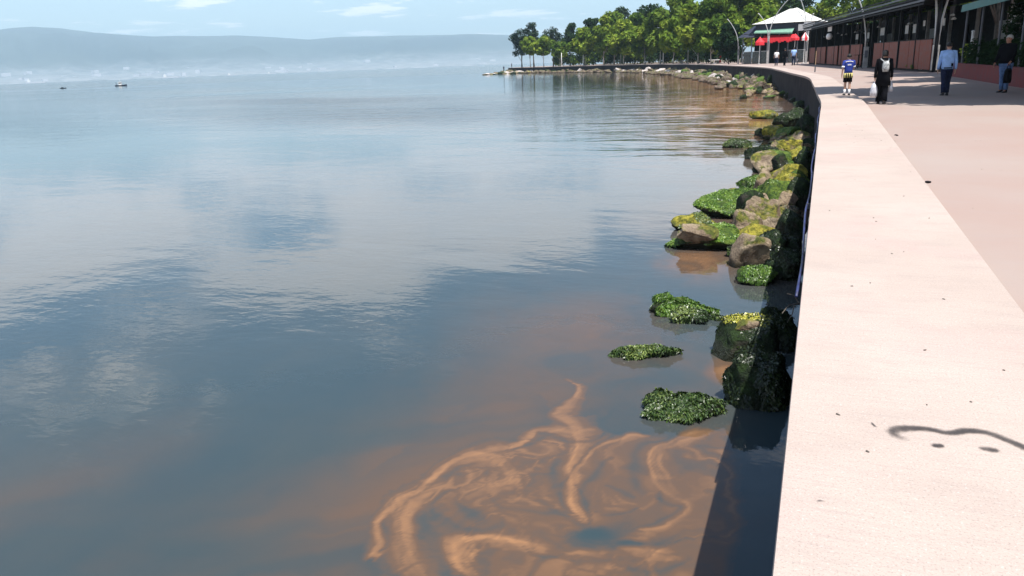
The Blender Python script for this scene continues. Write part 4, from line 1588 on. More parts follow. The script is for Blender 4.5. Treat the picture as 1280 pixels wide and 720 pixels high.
def parasol(px, yb, ytop, wpx, hpx, mat, label, closed=False, mat2=None):
    p = at(px, yb, PAVE_Z)
    k = proj(p)[2]
    h = height_for(p[0], p[1], ytop)
    w = wpx / F_PX * k / 2
    dr = hpx / F_PX * k
    t = thing('parasol', label, 'parasol', (p[0], p[1], PAVE_Z), 0, 'red parasols before the cafe')
    MB().tube([(0, 0, 0), (0, 0, h)], .035, 7).build('pole', M['white'], t)
    MB().lathe([(.3, 0), (.3, .08), (.06, .14)]).build('foot', M['cement'], t)
    for s in range(2):
        m = MB()
        for i in range(8):
            if mat2 is not None and i % 2 != s or (mat2 is None and s):
                continue
            a0, a1 = i * PI / 4, (i + 1) * PI / 4
            am = (a0 + a1) / 2
            A, B, Mid = (math.cos(a0) * w, math.sin(a0) * w), (math.cos(a1) * w, math.sin(a1) * w), (math.cos(am) * w * .95, math.sin(am) * w * .95)
            m.add([(0, 0, h), (*A, h - dr * .62), (*Mid, h - dr * .66), (*B, h - dr * .62), (*B, h - dr), (*Mid, h - dr), (*A, h - dr)],
                  [(0, 1, 2), (0, 2, 3), (1, 6, 5, 2), (2, 5, 4, 3)])
        if m.f:
            m.build('canopy_panel' if mat2 is not None else 'canopy', M[mat if s == 0 else mat2], t)
    return t


parasol(948.5, 80.6, 46, 11, 10, 'red', 'small plain red parasol left of the middle lamp')
parasol(1004, 79.6, 40, 9, 10, 'red', 'red and white striped parasol at the right end of the cafe', mat2='white')
parasol(992, 79.3, 42, 10, 8, 'red', 'small red parasol between the sign board and the red awning')

# ================================================================== TERRACE WITH RED BROWN PANELS
TA = at(1011, 80.0, PAVE_Z)
TB = at(1164, 90.5, PAVE_Z)
tang, tlen = frame_at(TB, TA)       # x runs from the near end to the far end
ter = thing('terrace_restaurant', 'dark open sided restaurant with red brown panels and a slatted roof', 'restaurant', (TB[0], TB[1], PAVE_Z), tang)
# local +y points to the left of TB->TA (towards the sea), so the inside is -y
TD = 9.0


def tx(px):
    """distance along the front at a picture column"""
    d = ray(px, hor(px))[:2]
    e = np.array([TA[0] - TB[0], TA[1] - TB[1]]) / tlen
    det = d[0] * -e[1] + d[1] * e[0]
    t_ = (TB[0] * -e[1] + TB[1] * e[0]) / det
    return float((d * t_ - TB[:2]) @ e)


bounds = [1163, 1123, 1121, 1091, 1076, 1062, 1060, 1048, 1046, 1033, 1031, 1020, 1018, 1011]
pairs = [(bounds[i], bounds[i + 1]) for i in range(0, len(bounds), 2)]
for a, b in pairs:
    xa, xb = tx(a), tx(b)
    nsub = max(1, int(round((xb - xa) / 3.4)))
    for s in range(nsub):
        u0, u1 = xa + (xb - xa) * s / nsub + .04, xa + (xb - xa) * (s + 1) / nsub - .04
        MB().bbox(((u0 + u1) / 2, -.1, 1.12), (u1 - u0, .08, 1.95), 0, .02).build('panel', M['terracotta'], ter)
        MB().box(((u0 + u1) / 2, -.1, 2.13), (u1 - u0 + .06, .12, .06)).build('rail', M['black'], ter)
MB().box((tlen / 2, -TD / 2, .06), (tlen, TD, .12)).build('floor', M['dark_wood'], ter)
for i in range(13):
    xx = tlen * i / 12
    MB().bbox((xx, -.12, 2.4), (.2, .2, 4.8), 0, .02).build('column', M['black'], ter)
rz0, rz1 = 4.72, 5.5
m = MB()
m.add([(-.4, .9, rz0), (tlen + .4, .9, rz0), (tlen + .4, -TD, rz1), (-.4, -TD, rz1), (-.4, .9, rz0 - .1), (tlen + .4, .9, rz0 - .1), (tlen + .4, -TD, rz1 - .1), (-.4, -TD, rz1 - .1)],
      [(0, 1, 2, 3), (7, 6, 5, 4), (0, 4, 5, 1), (1, 5, 6, 2), (2, 6, 7, 3), (3, 7, 4, 0)])
m.build('roof', M['black'], ter)
for j in range(5):
    yy = .96 - j * .0
    MB().box((tlen / 2, .98 + .02 * j, rz0 - .42 + j * .2), (tlen + .9, .05, .12)).build('roof_slat', M['galv_dark'] if j % 2 else M['black'], ter)
for i in range(24):
    xx = tlen * (i + .5) / 24
    MB().box((xx, -.9, rz0 - .02 - .0), (.08, 3.4, .14)).build('rafter', M['dark_wood'], ter)
MB().box((tlen / 2, -TD, 2.6), (tlen, .2, 5.4)).build('back_wall', M['black'], ter)
MB().box((tlen + .12, -TD / 2 + .1, 2.5), (.2, TD - .4, 4.9)).build('end_wall', M['dark_wood'], ter)
curtain = mat_leaf("pale_curtain", (.5, .5, .48), (.6, .6, .58), (.7, .7, .68), .6)
for px, zz, hh, ww in ((1097, 3.1, 1.5, 1.1), (1105, 3.1, 1.5, .9), (1071, 3.2, 1.5, 1.8), (1056, 3.0, 1.3, 1.0), (1115, 3.4, .9, .6), (1136, 3.3, 1.1, .5), (1044, 3.0, 1.2, 1.4)):
    xx = tx(px)
    f = MB()
    f.box((xx, -2.2, zz), (ww + .12, .05, hh + .12))
    fo = f.build('window', M['black'], ter)
    for s in (-1, 1):
        MB().box((xx + s * ww * .25, -2.16, zz + .0), (ww * .44, .03, hh * .46)).build('pane', M['white'], fo)  # white paint stands for daylight in the bright openings
        MB().box((xx + s * ww * .25, -2.16, zz - hh * .0 + s * .0 + hh * .26), (ww * .44, .035, .05)).build('glazing_bar', M['black'], fo)
for i in range(16):
    xx = tlen * (i + .5) / 16
    lamp = MB().lathe([(.02, .16), (.05, .15), (.16, .02), (.14, 0), (.02, .03)], (xx, -1.4 - 1.1 * (i % 3), 3.55 - .15 * (i % 2)), 10).build('pendant_lamp', M['white'] if i % 3 else M['galv'], ter, smooth=True)
    MB().tube([(xx, -1.4 - 1.1 * (i % 3), 3.7 - .15 * (i % 2)), (xx, -1.4 - 1.1 * (i % 3), 4.8)], .015, 5).build('cord', M['galv_dark'], lamp)
for i in range(9):
    xx = tlen * (i + .4) / 9
    MB().bbox((xx, -5.2, 2.4), (.24, .24, 4.7), 0, .02).build('inner_column', M['cement'], ter)
for i in range(6):
    xx = tlen * (i + .5) / 6
    MB().box((xx, -8.85, 2.7), (2.6, .06, 1.5)).build('mirror_panel', M['galv'] if i % 2 else M['dark_wood'], ter)
# two hanging banners and a globe lamp at the far end
MB().box((tx(1040), .4, 4.0), (2.6, .06, .5)).build('sign_strip', M['white'], ter)
MB().lathe([(.02, -.35), (.25, -.28), (.36, 0), (.25, .28), (.02, .35)], (tx(1041), .5, 3.2), 12).build('globe_lamp', M['white'], ter, smooth=True)


for i, (fx, lab) in enumerate(((.12, 'nearest'), (.42, 'middle'), (.74, 'farthest'))):
    ca, sa = math.cos(tang), math.sin(tang)
    lx, ly = tlen * fx, -TD - 1.2
    tree('broadleaf_tree', lab + ' of three trees hanging their boughs over the slatted terrace roof', TB[0] + lx * ca - ly * sa, TB[1] + lx * sa + ly * ca, 12.5, 15.5, M['leaf_mid'] if i != 1 else M['leaf_fresh'], M['bark'], 1250 + i,
         'trees over the terrace roof', 'broad', 6500, .30, .40)


def table(px, yb, label, h=1.05, w=.7, mat='black'):
    p = at(px, yb, PAVE_Z)
    t = thing('bar_table', label, 'table', (p[0], p[1], PAVE_Z))
    MB().lathe([(w / 2, h - .04), (w / 2, h)], n=16).build('table_top', M[mat], t)
    MB().tube([(0, 0, .03), (0, 0, h - .04)], .04, 8).build('leg', M[mat], t)
    for k in range(3):
        a = k * 2.09
        MB().tube([(0, 0, h * .45), (math.cos(a) * w * .42, math.sin(a) * w * .42, 0)], .025, 6).build('foot', M[mat], t)
    return t


table(1072, 86, 'dark tall table standing before the brown panels left of the single lamp', 1.2, .9)
p = at(1127, 86.5, PAVE_Z)
t = thing('litter_bin', 'dark green litter bin with a pale post beside the terrace panels', 'bin', (p[0], p[1], PAVE_Z))
MB().lathe([(.26, .08), (.30, .15), (.32, .95), (.29, 1.0)], n=16).build('drum', plain("dark_green_paint", (.02, .045, .03)), t, smooth=True)
MB().lathe([(.34, .99), (.34, 1.04), (.12, 1.12)], n=16).build('lid', M['black'], t)
MB().tube([(.46, 0, 0), (.46, 0, 1.05)], .05, 8).build('pale_post', M['galv'], t)
p = at(1157, 89, PAVE_Z)
t = thing('crate', 'dark slatted crate standing left of the forked lamp box', 'crate', (p[0], p[1], PAVE_Z), .2)
for s in (-1, 1):
    for q in (-1, 1):
        MB().box((s * .36, q * .2, .5), (.07, .07, 1.0)).build('post', M['galv'], t)
for i in range(4):
    MB().box((-.24 + i * .16, -.2, .5), (.05, .04, .9)).build('slat', M['black'], t)
for zz in (.06, .96):
    MB().box((0, 0, zz), (.78, .46, .06)).build('frame', M['galv_dark'], t)
for i, (px, yb, w, h) in enumerate(((1134, 87.5, 1.0, .6), (1141, 88, 1.2, .8), (1148, 88.5, 1.0, .7))):
    p = at(px, yb, PAVE_Z)
    shrub(p[0], p[1], w, h, M['leaf_mid'], ('leftmost', 'middle', 'rightmost')[i] + ' of three low green plants at the foot of the terrace panels', 1400 + i, 'plants before the terrace', 420, .09)

# ================================================================== GREEN AWNING BUILDING, RED WALL, HEDGE
p0, p1, p2 = at(1189, 95.5, PAVE_Z), at(1280, 110.5, PAVE_Z), None
rang, rlen = frame_at(p1, p0)
rw = thing('red_planter_wall', 'low red painted wall edging the hedge on the right', 'wall', (p1[0], p1[1], PAVE_Z), rang)
MB().box((rlen / 2 - 6, -.12, .33), (rlen + 12, .22, .66)).build('wall_body', M['red_wall'], rw)
MB().bbox((rlen / 2 - 6, -.12, .69), (rlen + 12.1, .30, .06), 0, .01).build('wall_cap', M['red_wall'], rw)
e_ = np.array([p0[0] - p1[0], p0[1] - p1[1]]) / rlen
nin = np.array([e_[1], -e_[0]])
for i in range(13):
    c = p1[:2] + e_ * (rlen * (i + .3) / 12.5 - .6) + nin * (1.0 + .35 * (i % 2))
    shrub(c[0], c[1], 1.7, 1.75 + .4 * ((i * 5) % 3) / 2, M['leaf_dark'], ('nearest' if i == 0 else 'dark') + ' bush of the hedge growing behind the low red wall', 1500 + i,
          'hedge bushes behind the red wall' if i else None, 1100, .10)
c = at(1203, 92, PAVE_Z)
shrub(c[0] + .6, c[1] + .6, 1.6, 1.9, M['leaf_fresh'], 'yellow green sunlit bush at the far end of the hedge', 1530, None, 900, .10)
gb = thing('green_awning_shop', 'dark shaded restaurant with a teal canvas awning over the hedge', 'restaurant', (p1[0], p1[1], PAVE_Z), rang)
# local x along the wall (near to far), inside is -y
ah0 = 3.36
aw0, aw1 = -9.0, rlen + .4
m = MB()
ncv = 16
for i in range(ncv):
    a, b = aw0 + (aw1 - aw0) * i / ncv, aw0 + (aw1 - aw0) * (i + 1) / ncv - .03
    m = MB()
    m.add([(a, -.2, ah0 + .36), (b, -.2, ah0 + .36), (b, -4.2, ah0 + 1.2), (a, -4.2, ah0 + 1.2), (a, -.16, ah0), (b, -.16, ah0), (a, -.22, ah0 + .33), (b, -.22, ah0 + .33), (b, -4.2, ah0 + 1.15), (a, -4.2, ah0 + 1.15), (a, -.19, ah0), (b, -.19, ah0)],
          [(0, 1, 2, 3), (0, 4, 5, 1), (7, 6, 9, 8), (6, 7, 11, 10), (3, 2, 8, 9)])
    m.build('awning_panel', M['teal'], gb)
MB().box(((aw0 + aw1) / 2, -7.2, 2.4), (aw1 - aw0, .2, 4.8)).build('back_wall', M['black'], gb)
MB().box(((aw0 + aw1) / 2, -5.6, ah0 + 1.25), (aw1 - aw0, 3.2, .15)).build('roof', M['black'], gb)
for i in range(7):
    xx = aw0 + (aw1 - aw0) * i / 6
    MB().tube([(xx, -.5, 0), (xx, -.5, ah0 + .3)], .05, 8).build('awning_post', M['galv_dark'], gb)
for i in range(9):
    xx = aw0 + (aw1 - aw0) * (i + .5) / 9
    fo = MB().box((xx, -7.06, 2.0), (1.6, .06, 1.7)).build('window', M['dark_wood'], gb)
    MB().box((xx, -7.01, 2.0), (1.4, .04, 1.5)).build('pane', M['glass'], fo)
MB().box(((aw0 + aw1) / 2, -6.9, .75), (aw1 - aw0, .1, .8)).build('wainscot', M['terracotta'], gb)
c = at(1203.5, 93.5, PAVE_Z)
t = thing('white_pipe', 'short pale pipe post standing at the far end of the red wall', 'post', (c[0] + .3, c[1] + .3, PAVE_Z))
MB().tube([(0, 0, 0), (0, 0, 2.35)], .07, 8).build('shaft', M['galv'], t)
MB().lathe([(.09, 2.33), (.09, 2.40), (.03, 2.44)], n=10).build('cap', M['galv'], t)
c = p1[:2] + e_ * (rlen * .13) + nin * .8
t = thing('wall_column', 'grey round column rising behind the man in jeans', 'column', (c[0], c[1], PAVE_Z))
MB().lathe([(.2, 0), (.2, .1), (.155, .16), (.15, 3.4), (.19, 3.5), (.19, 3.6)], n=16).build('shaft', M['cement'], t, smooth=True)
# climbing plant with pale bloom on the awning side
for i, (px, yb, h) in enumerate(((1236, 101, 3.4), (1222, 99, 3.3))):
    c = at(px, yb, PAVE_Z)
    c = c[:2] + nin * .9
    t = thing('climbing_plant', ('leafy climber with pale blossoms under the awning, left of the man in jeans', 'thinner climber with a few pale blossoms near the bare back of the man in blue')[i].replace('bare back of the man in blue', 'far end of the awning'), 'climbing plant', (c[0], c[1], PAVE_Z), 0)
    r_ = np.random.default_rng(40 + i)
    cl = [(r_.uniform(-.4, .4), r_.uniform(-.3, .3), .4 + k * h / 12, r_.uniform(.2, .42)) for k in range(12)]
    leaf_mesh('foliage', cl, 1300, .085, M['leaf_dark'], t, 40 + i)
    leaf_mesh('blossom', cl[6:11], 60, .07, curtain, t, 60 + i)
    MB().tube([(0, 0, 0), (.1, 0, h * .5), (0, 0, h)], [.05, .04, .02], 6).build('stem', M['bark'], t)

# ================================================================== PEOPLE
SKINS = []


def skin_obj(name, nodes, edges, mat, parent):
    """one continuous surface grown round a skeleton"""
    me = bpy.data.meshes.new(name)
    me.from_pydata([q[:3] for q in nodes], edges, [])
    me.materials.append(mat)
    o = bpy.data.objects.new(name, me)
    link(o, parent)
    md = o.modifiers.new('Skin', 'SKIN')
    md.use_smooth_shade = True
    sv = me.skin_vertices[0].data
    for i, q in enumerate(nodes):
        sv[i].radius = (q[3], q[3])
        sv[i].use_root = (i == 0)
    sb = o.modifiers.new('Subsurf', 'SUBSURF')
    sb.levels = sb.render_levels = 1
    SKINS.append(o)
    return o


def loft(mb, rings, n=14, cap=True):
    """rings: (cx, cy, cz, half width, half depth)"""
    vs_, fs_ = [], []
    for cx, cy, cz, a, b in rings:
        for k in range(n):
            t_ = 2 * PI * k / n
            c_, s_ = math.cos(t_), math.sin(t_)
            vs_.append((cx + a * math.copysign(abs(c_) ** .8, c_), cy + b * math.copysign(abs(s_) ** .8, s_), cz))
    for i in range(len(rings) - 1):
        for k in range(n):
            l = (k + 1) % n
            fs_.append((i * n + k, i * n + l, (i + 1) * n + l, (i + 1) * n + k))
    if cap:
        fs_.append(tuple(range(n - 1, -1, -1)))
        fs_.append(tuple(range((len(rings) - 1) * n, len(rings) * n)))
    return mb.add(vs_, fs_)


def person(label, loc, H, rz, pose=None, top='cloth_white', bottom='cloth_black', hair='hair_black', skin='skin', sleeve='short', legs='long',
           coat=0.0, group=None, fingers=True, girth=1.0, hairlen=0.0, socks=None):
    """a standing or walking figure looking along its own +y axis, clothes and hair as parts"""
    P_ = dict(ll=0, lr=0, kl=3, kr=3, al=4, ar=-4, el=12, er=12, head=0, spread=.0)
    P_.update(pose or {})
    t = thing('person', label, 'person', loc, rz, group)
    g = girth
    hz_ = .52 * H
    J = {}
    for s, sd in ((-1, 'l'), (1, 'r')):
        hip = Vector((s * .050 * H, 0, hz_ - .01 * H))
        a = R(P_['l' + sd])
        kn = hip + Vector((s * P_['spread'] * .3, math.sin(a), -math.cos(a))) * .242 * H
        a2 = a - R(P_['k' + sd])
        an = kn + Vector((0, math.sin(a2), -math.cos(a2))) * .235 * H
        J['hip' + sd], J['kn' + sd], J['an' + sd] = hip, kn, an
        sh = Vector((s * .108 * H, 0, .812 * H))
        b = R(P_['a' + sd])
        el = sh + Vector((s * .16, math.sin(b), -math.cos(b))).normalized() * .175 * H
        b2 = b + R(P_['e' + sd])
        wr = el + Vector((s * .05, math.sin(b2), -math.cos(b2))).normalized() * .150 * H
        J['sh' + sd], J['el' + sd], J['wr' + sd] = sh, el, wr
        J['dir' + sd] = Vector((0, math.sin(b2), -math.cos(b2)))
    drop = min(J['anl'].z, J['anr'].z) - .042 * H
    for k_ in J:
        if not k_.startswith('dir'):
            J[k_] = J[k_] - Vector((0, 0, drop))
    up = -drop
    hb = Vector((0, math.sin(R(P_['head'])) * .05 * H, 0))
    nodes = [(0, 0, hz_ + up, .070 * H * g), (0, 0, .60 * H + up, .066 * H * g), (0, 0, .71 * H + up, .076 * H * g), (0, 0, .80 * H + up, .055 * H),
             (0, .004 * H, .85 * H + up, .030 * H), (0, .016 * H + hb.y * .6, .885 * H + up, .036 * H), (0, .012 * H + hb.y, .925 * H + up, .050 * H), (0, .002 * H + hb.y, .968 * H + up, .036 * H),
             (0, .060 * H + hb.y, .915 * H + up, .010 * H), (-.052 * H, .004 * H + hb.y, .920 * H + up, .009 * H), (.052 * H, .004 * H + hb.y, .920 * H + up, .009 * H)]
    edges = [(0, 1), (1, 2), (2, 3), (3, 4), (4, 5), (5, 6), (6, 7), (6, 8), (6, 9), (6, 10)]

    def addn(v, r_, par):
        nodes.append((v.x, v.y, v.z, r_))
        edges.append((par, len(nodes) - 1))
        return len(nodes) - 1
    for s, sd in ((-1, 'l'), (1, 'r')):
        a = addn(J['sh' + sd], .030 * H, 3)
        b = addn(J['el' + sd], .023 * H, a)
        c = addn(J['wr' + sd], .0165 * H, b)
        d = J['dir' + sd]
        palm = J['wr' + sd] + d * .035 * H
        e = addn(palm, .017 * H, c)
        if fingers:
            for q in range(4):
                o_ = Vector((0, (q - 1.5) * .0105 * H, 0))
                b0 = addn(palm + o_ + d * .020 * H, .0058 * H, e)
                b1 = addn(palm + o_ * 1.1 + d * (.040 + (.004, .008, .006, -.002)[q]) * H + Vector((-s * .006 * H, 0, 0)), .0050 * H, b0)
                addn(palm + o_ * 1.1 + d * (.055 + (.004, .008, .006, -.002)[q]) * H + Vector((-s * .016 * H, 0, 0)), .0042 * H, b1)
            th = addn(palm + Vector((-s * .006 * H, .020 * H, 0)) - d * .008 * H, .0068 * H, e)
            addn(palm + Vector((-s * .010 * H, .034 * H, 0)) + d * .016 * H, .0056 * H, th)
        a = addn(J['hip' + sd], .050 * H * g, 0)
        b = addn(J['kn' + sd], .032 * H, a)
        mid = J['kn' + sd].lerp(J['an' + sd], .35)
        b = addn(mid, .031 * H, b)
        c = addn(J['an' + sd], .020 * H, b)
        addn(J['an' + sd] + Vector((s * .012 * H, .075 * H, -.024 * H)), .017 * H, c)
    skin_obj('body', nodes, edges, M[skin], t)
    # shirt or coat
    m = MB()
    zl = (.50 - coat) * H + up
    rg = [(0, 0, zl, (.100 + coat * .16) * H * g, (.082 + coat * .14) * H * g)]
    if coat:
        rg.append((0, 0, .52 * H + up, .105 * H * g, .085 * H * g))
    rg += [(0, 0, .60 * H + up, .096 * H * g, .078 * H * g), (0, 0, .70 * H + up, .108 * H * g, .086 * H * g), (0, -.003 * H, .78 * H + up, .112 * H * g, .076 * H * g),
           (0, -.003 * H, .825 * H + up, .090 * H, .056 * H), (0, 0, .855 * H + up, .040 * H, .040 * H)]
    loft(m, rg)
    for s, sd in ((-1, 'l'), (1, 'r')):
        sh, el, wr = J['sh' + sd], J['el' + sd], J['wr' + sd]
        inn = sh + Vector((-s * .045 * H, 0, .006 * H))
        if sleeve == 'short':
            m.tube([inn, sh, sh.lerp(el, .45), sh.lerp(el, .8)], [.036 * H, .040 * H, .038 * H, .038 * H], 10)
        else:
            m.tube([inn, sh, sh.lerp(el, .5), el, el.lerp(wr, .5), wr], [.036 * H, .041 * H, .036 * H, .032 * H, .028 * H, .025 * H], 10)
    m.build('coat' if coat else 'shirt', M[top], t, smooth=True)
    # trousers, shorts
    m = MB()
    loft(m, [(0, 0, .455 * H + up, .098 * H * g, .076 * H * g), (0, 0, .50 * H + up, .099 * H * g, .078 * H * g), (0, 0, .57 * H + up, .092 * H * g, .074 * H * g)])
    for s, sd in ((-1, 'l'), (1, 'r')):
        h_, k_, a_ = J['hip' + sd], J['kn' + sd], J['an' + sd]
        top_ = h_ + Vector((0, 0, .0))
        wide = 1.35 if legs == 'wide' else 1.0
        if legs == 'short':
            m.tube([top_, h_.lerp(k_, .4), h_.lerp(k_, .8)], [.058 * H, .056 * H, .054 * H], 10)
        else:
            m.tube([top_, h_.lerp(k_, .5), k_, k_.lerp(a_, .5), a_.lerp(k_, .04)], [.060 * H * g, .050 * H * g, .041 * H * wide, .038 * H * wide ** 1.3, .036 * H * wide ** 1.6], 10)
    m.build('shorts' if legs == 'short' else 'trousers', M[bottom], t, smooth=True)
    for s, sd in ((-1, 'l'), (1, 'r')):
        an = J['an' + sd]
        m = MB()
        f0 = an + Vector((0, -.022 * H, -.040 * H))
        m.add(*_shoe(f0, H, s))
        m.build('shoe', M['shoe'], t, smooth=True)
        if socks:
            MB().tube([an.lerp(J['kn' + sd], .45), an.lerp(J['kn' + sd], .2), an], [.031 * H, .026 * H, .023 * H], 9).build('sock', M[socks], t, smooth=True)
    # hair: a cap over skull and nape
    m = MB()
    hc = Vector((0, -.004 * H + hb.y, .940 * H + up))
    vs_, fs_ = [], []
    nn_, kk_ = 14, 7
    for i in range(kk_):
        ph = PI * .02 + i / (kk_ - 1) * PI * .62
        for k in range(nn_):
            a = 2 * PI * k / nn_
            front = max(0, math.sin(a))
            z_ = math.cos(ph * (1 - .38 * front))
            r_ = math.sin(ph * (1 - .38 * front))
            drop_ = hairlen * H * (1 - front) * max(0, i - 3) / 3
            vs_.append((hc.x + math.cos(a) * r_ * .056 * H, hc.y + math.sin(a) * r_ * .064 * H - .006 * H, hc.z + z_ * .060 * H - drop_))
    for i in range(kk_ - 1):
        for k in range(nn_):
            l = (k + 1) % nn_
            fs_.append((i * nn_ + k, (i + 1) * nn_ + k, (i + 1) * nn_ + l, i * nn_ + l))
    fs_.append(tuple(range(nn_)))
    fs_.append(tuple(range(kk_ * nn_ - 1, (kk_ - 1) * nn_ - 1, -1)))
    m.add(vs_, fs_)
    m.build('hair', M[hair], t, smooth=True)
    # eyes, brow and mouth
    for s in (-1, 1):
        MB().lathe([(.001, -.006 * H), (.006 * H, 0), (.001, .006 * H)], (s * .020 * H, .050 * H + hb.y, .928 * H + up), 8).build('eye', M['cloth_black'], t)
    MB().box((0, .053 * H + hb.y, .893 * H + up), (.026 * H, .006 * H, .006 * H)).build('mouth', plain("lips", (.32, .12, .10)) if 'lips' not in bpy.data.materials else bpy.data.materials['lips'], t)
    t['J'] = 0
    del t['J']
    return t, J, up


def _shoe(f0, H, s):
    L, W, Hh = .150 * H, .030 * H, .040 * H
    vs_, fs_ = [], []
    prof = [(-.02, .55, .9), (.15, .9, 1.25), (.4, .95, 1.0), (.7, 1.05, .62), (.92, .8, .45), (1.0, .35, .3)]
    for y_, w_, z_ in prof:
        for a, b in ((-1, 0), (1, 0), (.85, z_), (0, z_ * 1.1), (-.85, z_)):
            vs_.append((f0.x + a * W * w_ + s * .01 * H * y_, f0.y + (y_ - .1) * L, f0.z + b * Hh * .9))
    n = 5
    for i in range(len(prof) - 1):
        for k in range(n):
            l = (k + 1) % n
            fs_.append((i * n + k, (i + 1) * n + k, (i + 1) * n + l, i * n + l))
    fs_.append(tuple(range(n)))
    fs_.append(tuple(range(len(prof) * n - 1, (len(prof) - 1) * n - 1, -1)))
    return vs_, fs_


def size_at(px, ybase, ytop, z=PAVE_Z):
    p = at(px, ybase, z)
    lo, hi = .3, 3
    for _ in range(40):
        mm = (lo + hi) / 2
        if proj((p[0], p[1], z + mm))[1] > ytop:
            lo = mm
        else:
            hi = mm
    return p, lo


# boy in the blue jersey
p, h = size_at(1058, 119.2, 67.5, 0)
boy, J, up = person('boy in a blue jersey and black shorts standing on the coping with his back turned', (p[0], p[1], 0), h, .12,
                    dict(ll=3, lr=-4, al=-6, ar=18, el=14, er=62, head=30), 'cloth_blue', 'cloth_black', legs='short', socks='cloth_white')
m = MB()
loft(m, [(0, 0, .425 * h + up, .118 * h, .096 * h), (0, 0, .48 * h + up, .112 * h, .090 * h), (0, 0, .535 * h + up, .106 * h, .086 * h)], 16)
m.build('tied_jacket', M['cloth_yellow'], boy, smooth=True)
for q in (-.052, -.005, .045):
    MB().box((q * h, -.094 * h, .478 * h + up), (.022 * h, .008 * h, .10 * h)).build('stripe', M['cloth_black'], boy)
for q in (-.03, -.008, .016, .036):
    MB().box((q * h, -.089 * h, .735 * h + up), (.015 * h, .008 * h, .030 * h)).build('back_print', M['cloth_white'], boy)
MB().tube([(-.085 * h, -.06 * h, .80 * h + up), (-.04 * h, -.075 * h, .815 * h + up), (.04 * h, -.075 * h, .815 * h + up), (.085 * h, -.06 * h, .80 * h + up)], .011 * h, 6).build('shoulder_stripe', M['cloth_white'], boy)
for s, sd in ((-1, 'l'), (1, 'r')):
    e0, e1 = J['sh' + sd].lerp(J['el' + sd], .62), J['sh' + sd].lerp(J['el' + sd], .84)
    MB().tube([e0, e1], .041 * h, 10).build('sleeve_band', M['cloth_white'], boy, smooth=True)

# person in black
p, h = size_at(1101, 130, 62.5)
wom, J, up = person('person in a long black coat and wide black trousers carrying pale bags', (p[0], p[1], PAVE_Z), h, -.1,
                    dict(ll=9, lr=-8, kr=10, al=-4, ar=5, el=6, er=8, head=6), 'cloth_black', 'cloth_black', sleeve='long', legs='wide', coat=.16, hairlen=.035, girth=1.12)
m = MB()
loft(m, [(.03 * h, -.115 * h, .60 * h + up, .050 * h, .03 * h), (.03 * h, -.125 * h, .66 * h + up, .064 * h, .045 * h), (.03 * h, -.120 * h, .75 * h + up, .060 * h, .042 * h), (.03 * h, -.105 * h, .80 * h + up, .04 * h, .025 * h)], 12)
m.build('back_bag', M['cloth_grey'], wom, smooth=True)
for s in (-1, 1):
    MB().tube([(.03 * h + s * .04 * h, -.10 * h, .79 * h + up), (s * .07 * h, -.03 * h, .835 * h + up), (s * .075 * h, .075 * h, .79 * h + up), (s * .075 * h, .085 * h, .70 * h + up)], .010 * h, 6).build('bag_strap', M['cloth_grey'], wom)
c_, s_ = math.cos(-.1), math.sin(-.1)
for sd, nm, sz in (('l', 'pale shopping bag hanging from the left hand of the person in black', 1.0), ('r', 'pale shopping bag hanging from the right hand of the person in black', .62)):
    w_ = J['wr' + sd] + J['dir' + sd] * .06 * h
    wx_, wy_ = p[0] + w_.x * c_ - w_.y * s_, p[1] + w_.x * s_ + w_.y * c_
    b = thing('shopping_bag', nm, 'bag', (wx_, wy_, PAVE_Z + w_.z), -.1)
    hh = .34 * sz
    m = MB()
    loft(m, [(0, 0, -.12 - hh, .10 * sz, .15 * sz), (0, 0, -.11 - hh * .6, .11 * sz, .17 * sz), (0, 0, -.12, .08 * sz, .14 * sz), (0, 0, -.06, .03, .07)], 12)
    m.build('sack', M['plastic_grey'], b, smooth=True)
    MB().tube([(0, -.05, -.08), (0, -.02, .0), (0, .02, .0), (0, .05, -.08)], .008, 6).build('handle', M['plastic_grey'], b)

# man in light blue
p, h = size_at(1180, 119.5, 52.5)
man, J, up = person('man in a light blue shirt and dark trousers walking away towards the cafe', (p[0], p[1], PAVE_Z), h, .06,
                    dict(ll=-12, lr=13, kl=6, kr=14, al=8, ar=-10, el=10, er=14), 'cloth_sky', 'cloth_navy', sleeve='long', girth=1.08)
MB().tube([(-.09 * h, 0, .52 * h + up), (-.06 * h, -.085 * h, .52 * h + up), (.06 * h, -.085 * h, .52 * h + up), (.09 * h, 0, .52 * h + up)], .012 * h, 6).build('belt', M['cloth_black'], man)
MB().box((.062 * h, -.090 * h, .575 * h + up), (.03 * h, .012 * h, .06 * h)).build('phone_pouch', M['cloth_black'], man)

# man in the black jacket
p, h = size_at(1253, 115.6, 43.5)
old, J, up = person('grey haired man in a black jacket and blue jeans standing by the red wall', (p[0], p[1], PAVE_Z), h, 2.5,
                    dict(ll=3, lr=-3, al=14, ar=10, el=30, er=22, head=4), 'cloth_black', 'denim', 'hair_grey', 'skin_red', 'long', girth=1.18)
w_ = J['wrl'] + J['dirl'] * .06 * h
c_, s_ = math.cos(2.5), math.sin(2.5)
b = thing('dark_bag', 'dark cloth bag hanging from the hand of the man in jeans', 'bag', (p[0] + w_.x * c_ - w_.y * s_, p[1] + w_.x * s_ + w_.y * c_, PAVE_Z + w_.z), 2.5)
m = MB()
loft(m, [(0, 0, -.62, .09, .16), (0, 0, -.5, .10, .18), (0, 0, -.22, .08, .16), (0, 0, -.14, .04, .13)], 12)
m.build('sack', M['cloth_black'], b, smooth=True)
MB().tube([(0, -.1, -.16), (0, -.04, 0), (0, .04, 0), (0, .1, -.16)], .012, 6).build('handle', M['cloth_black'], b)

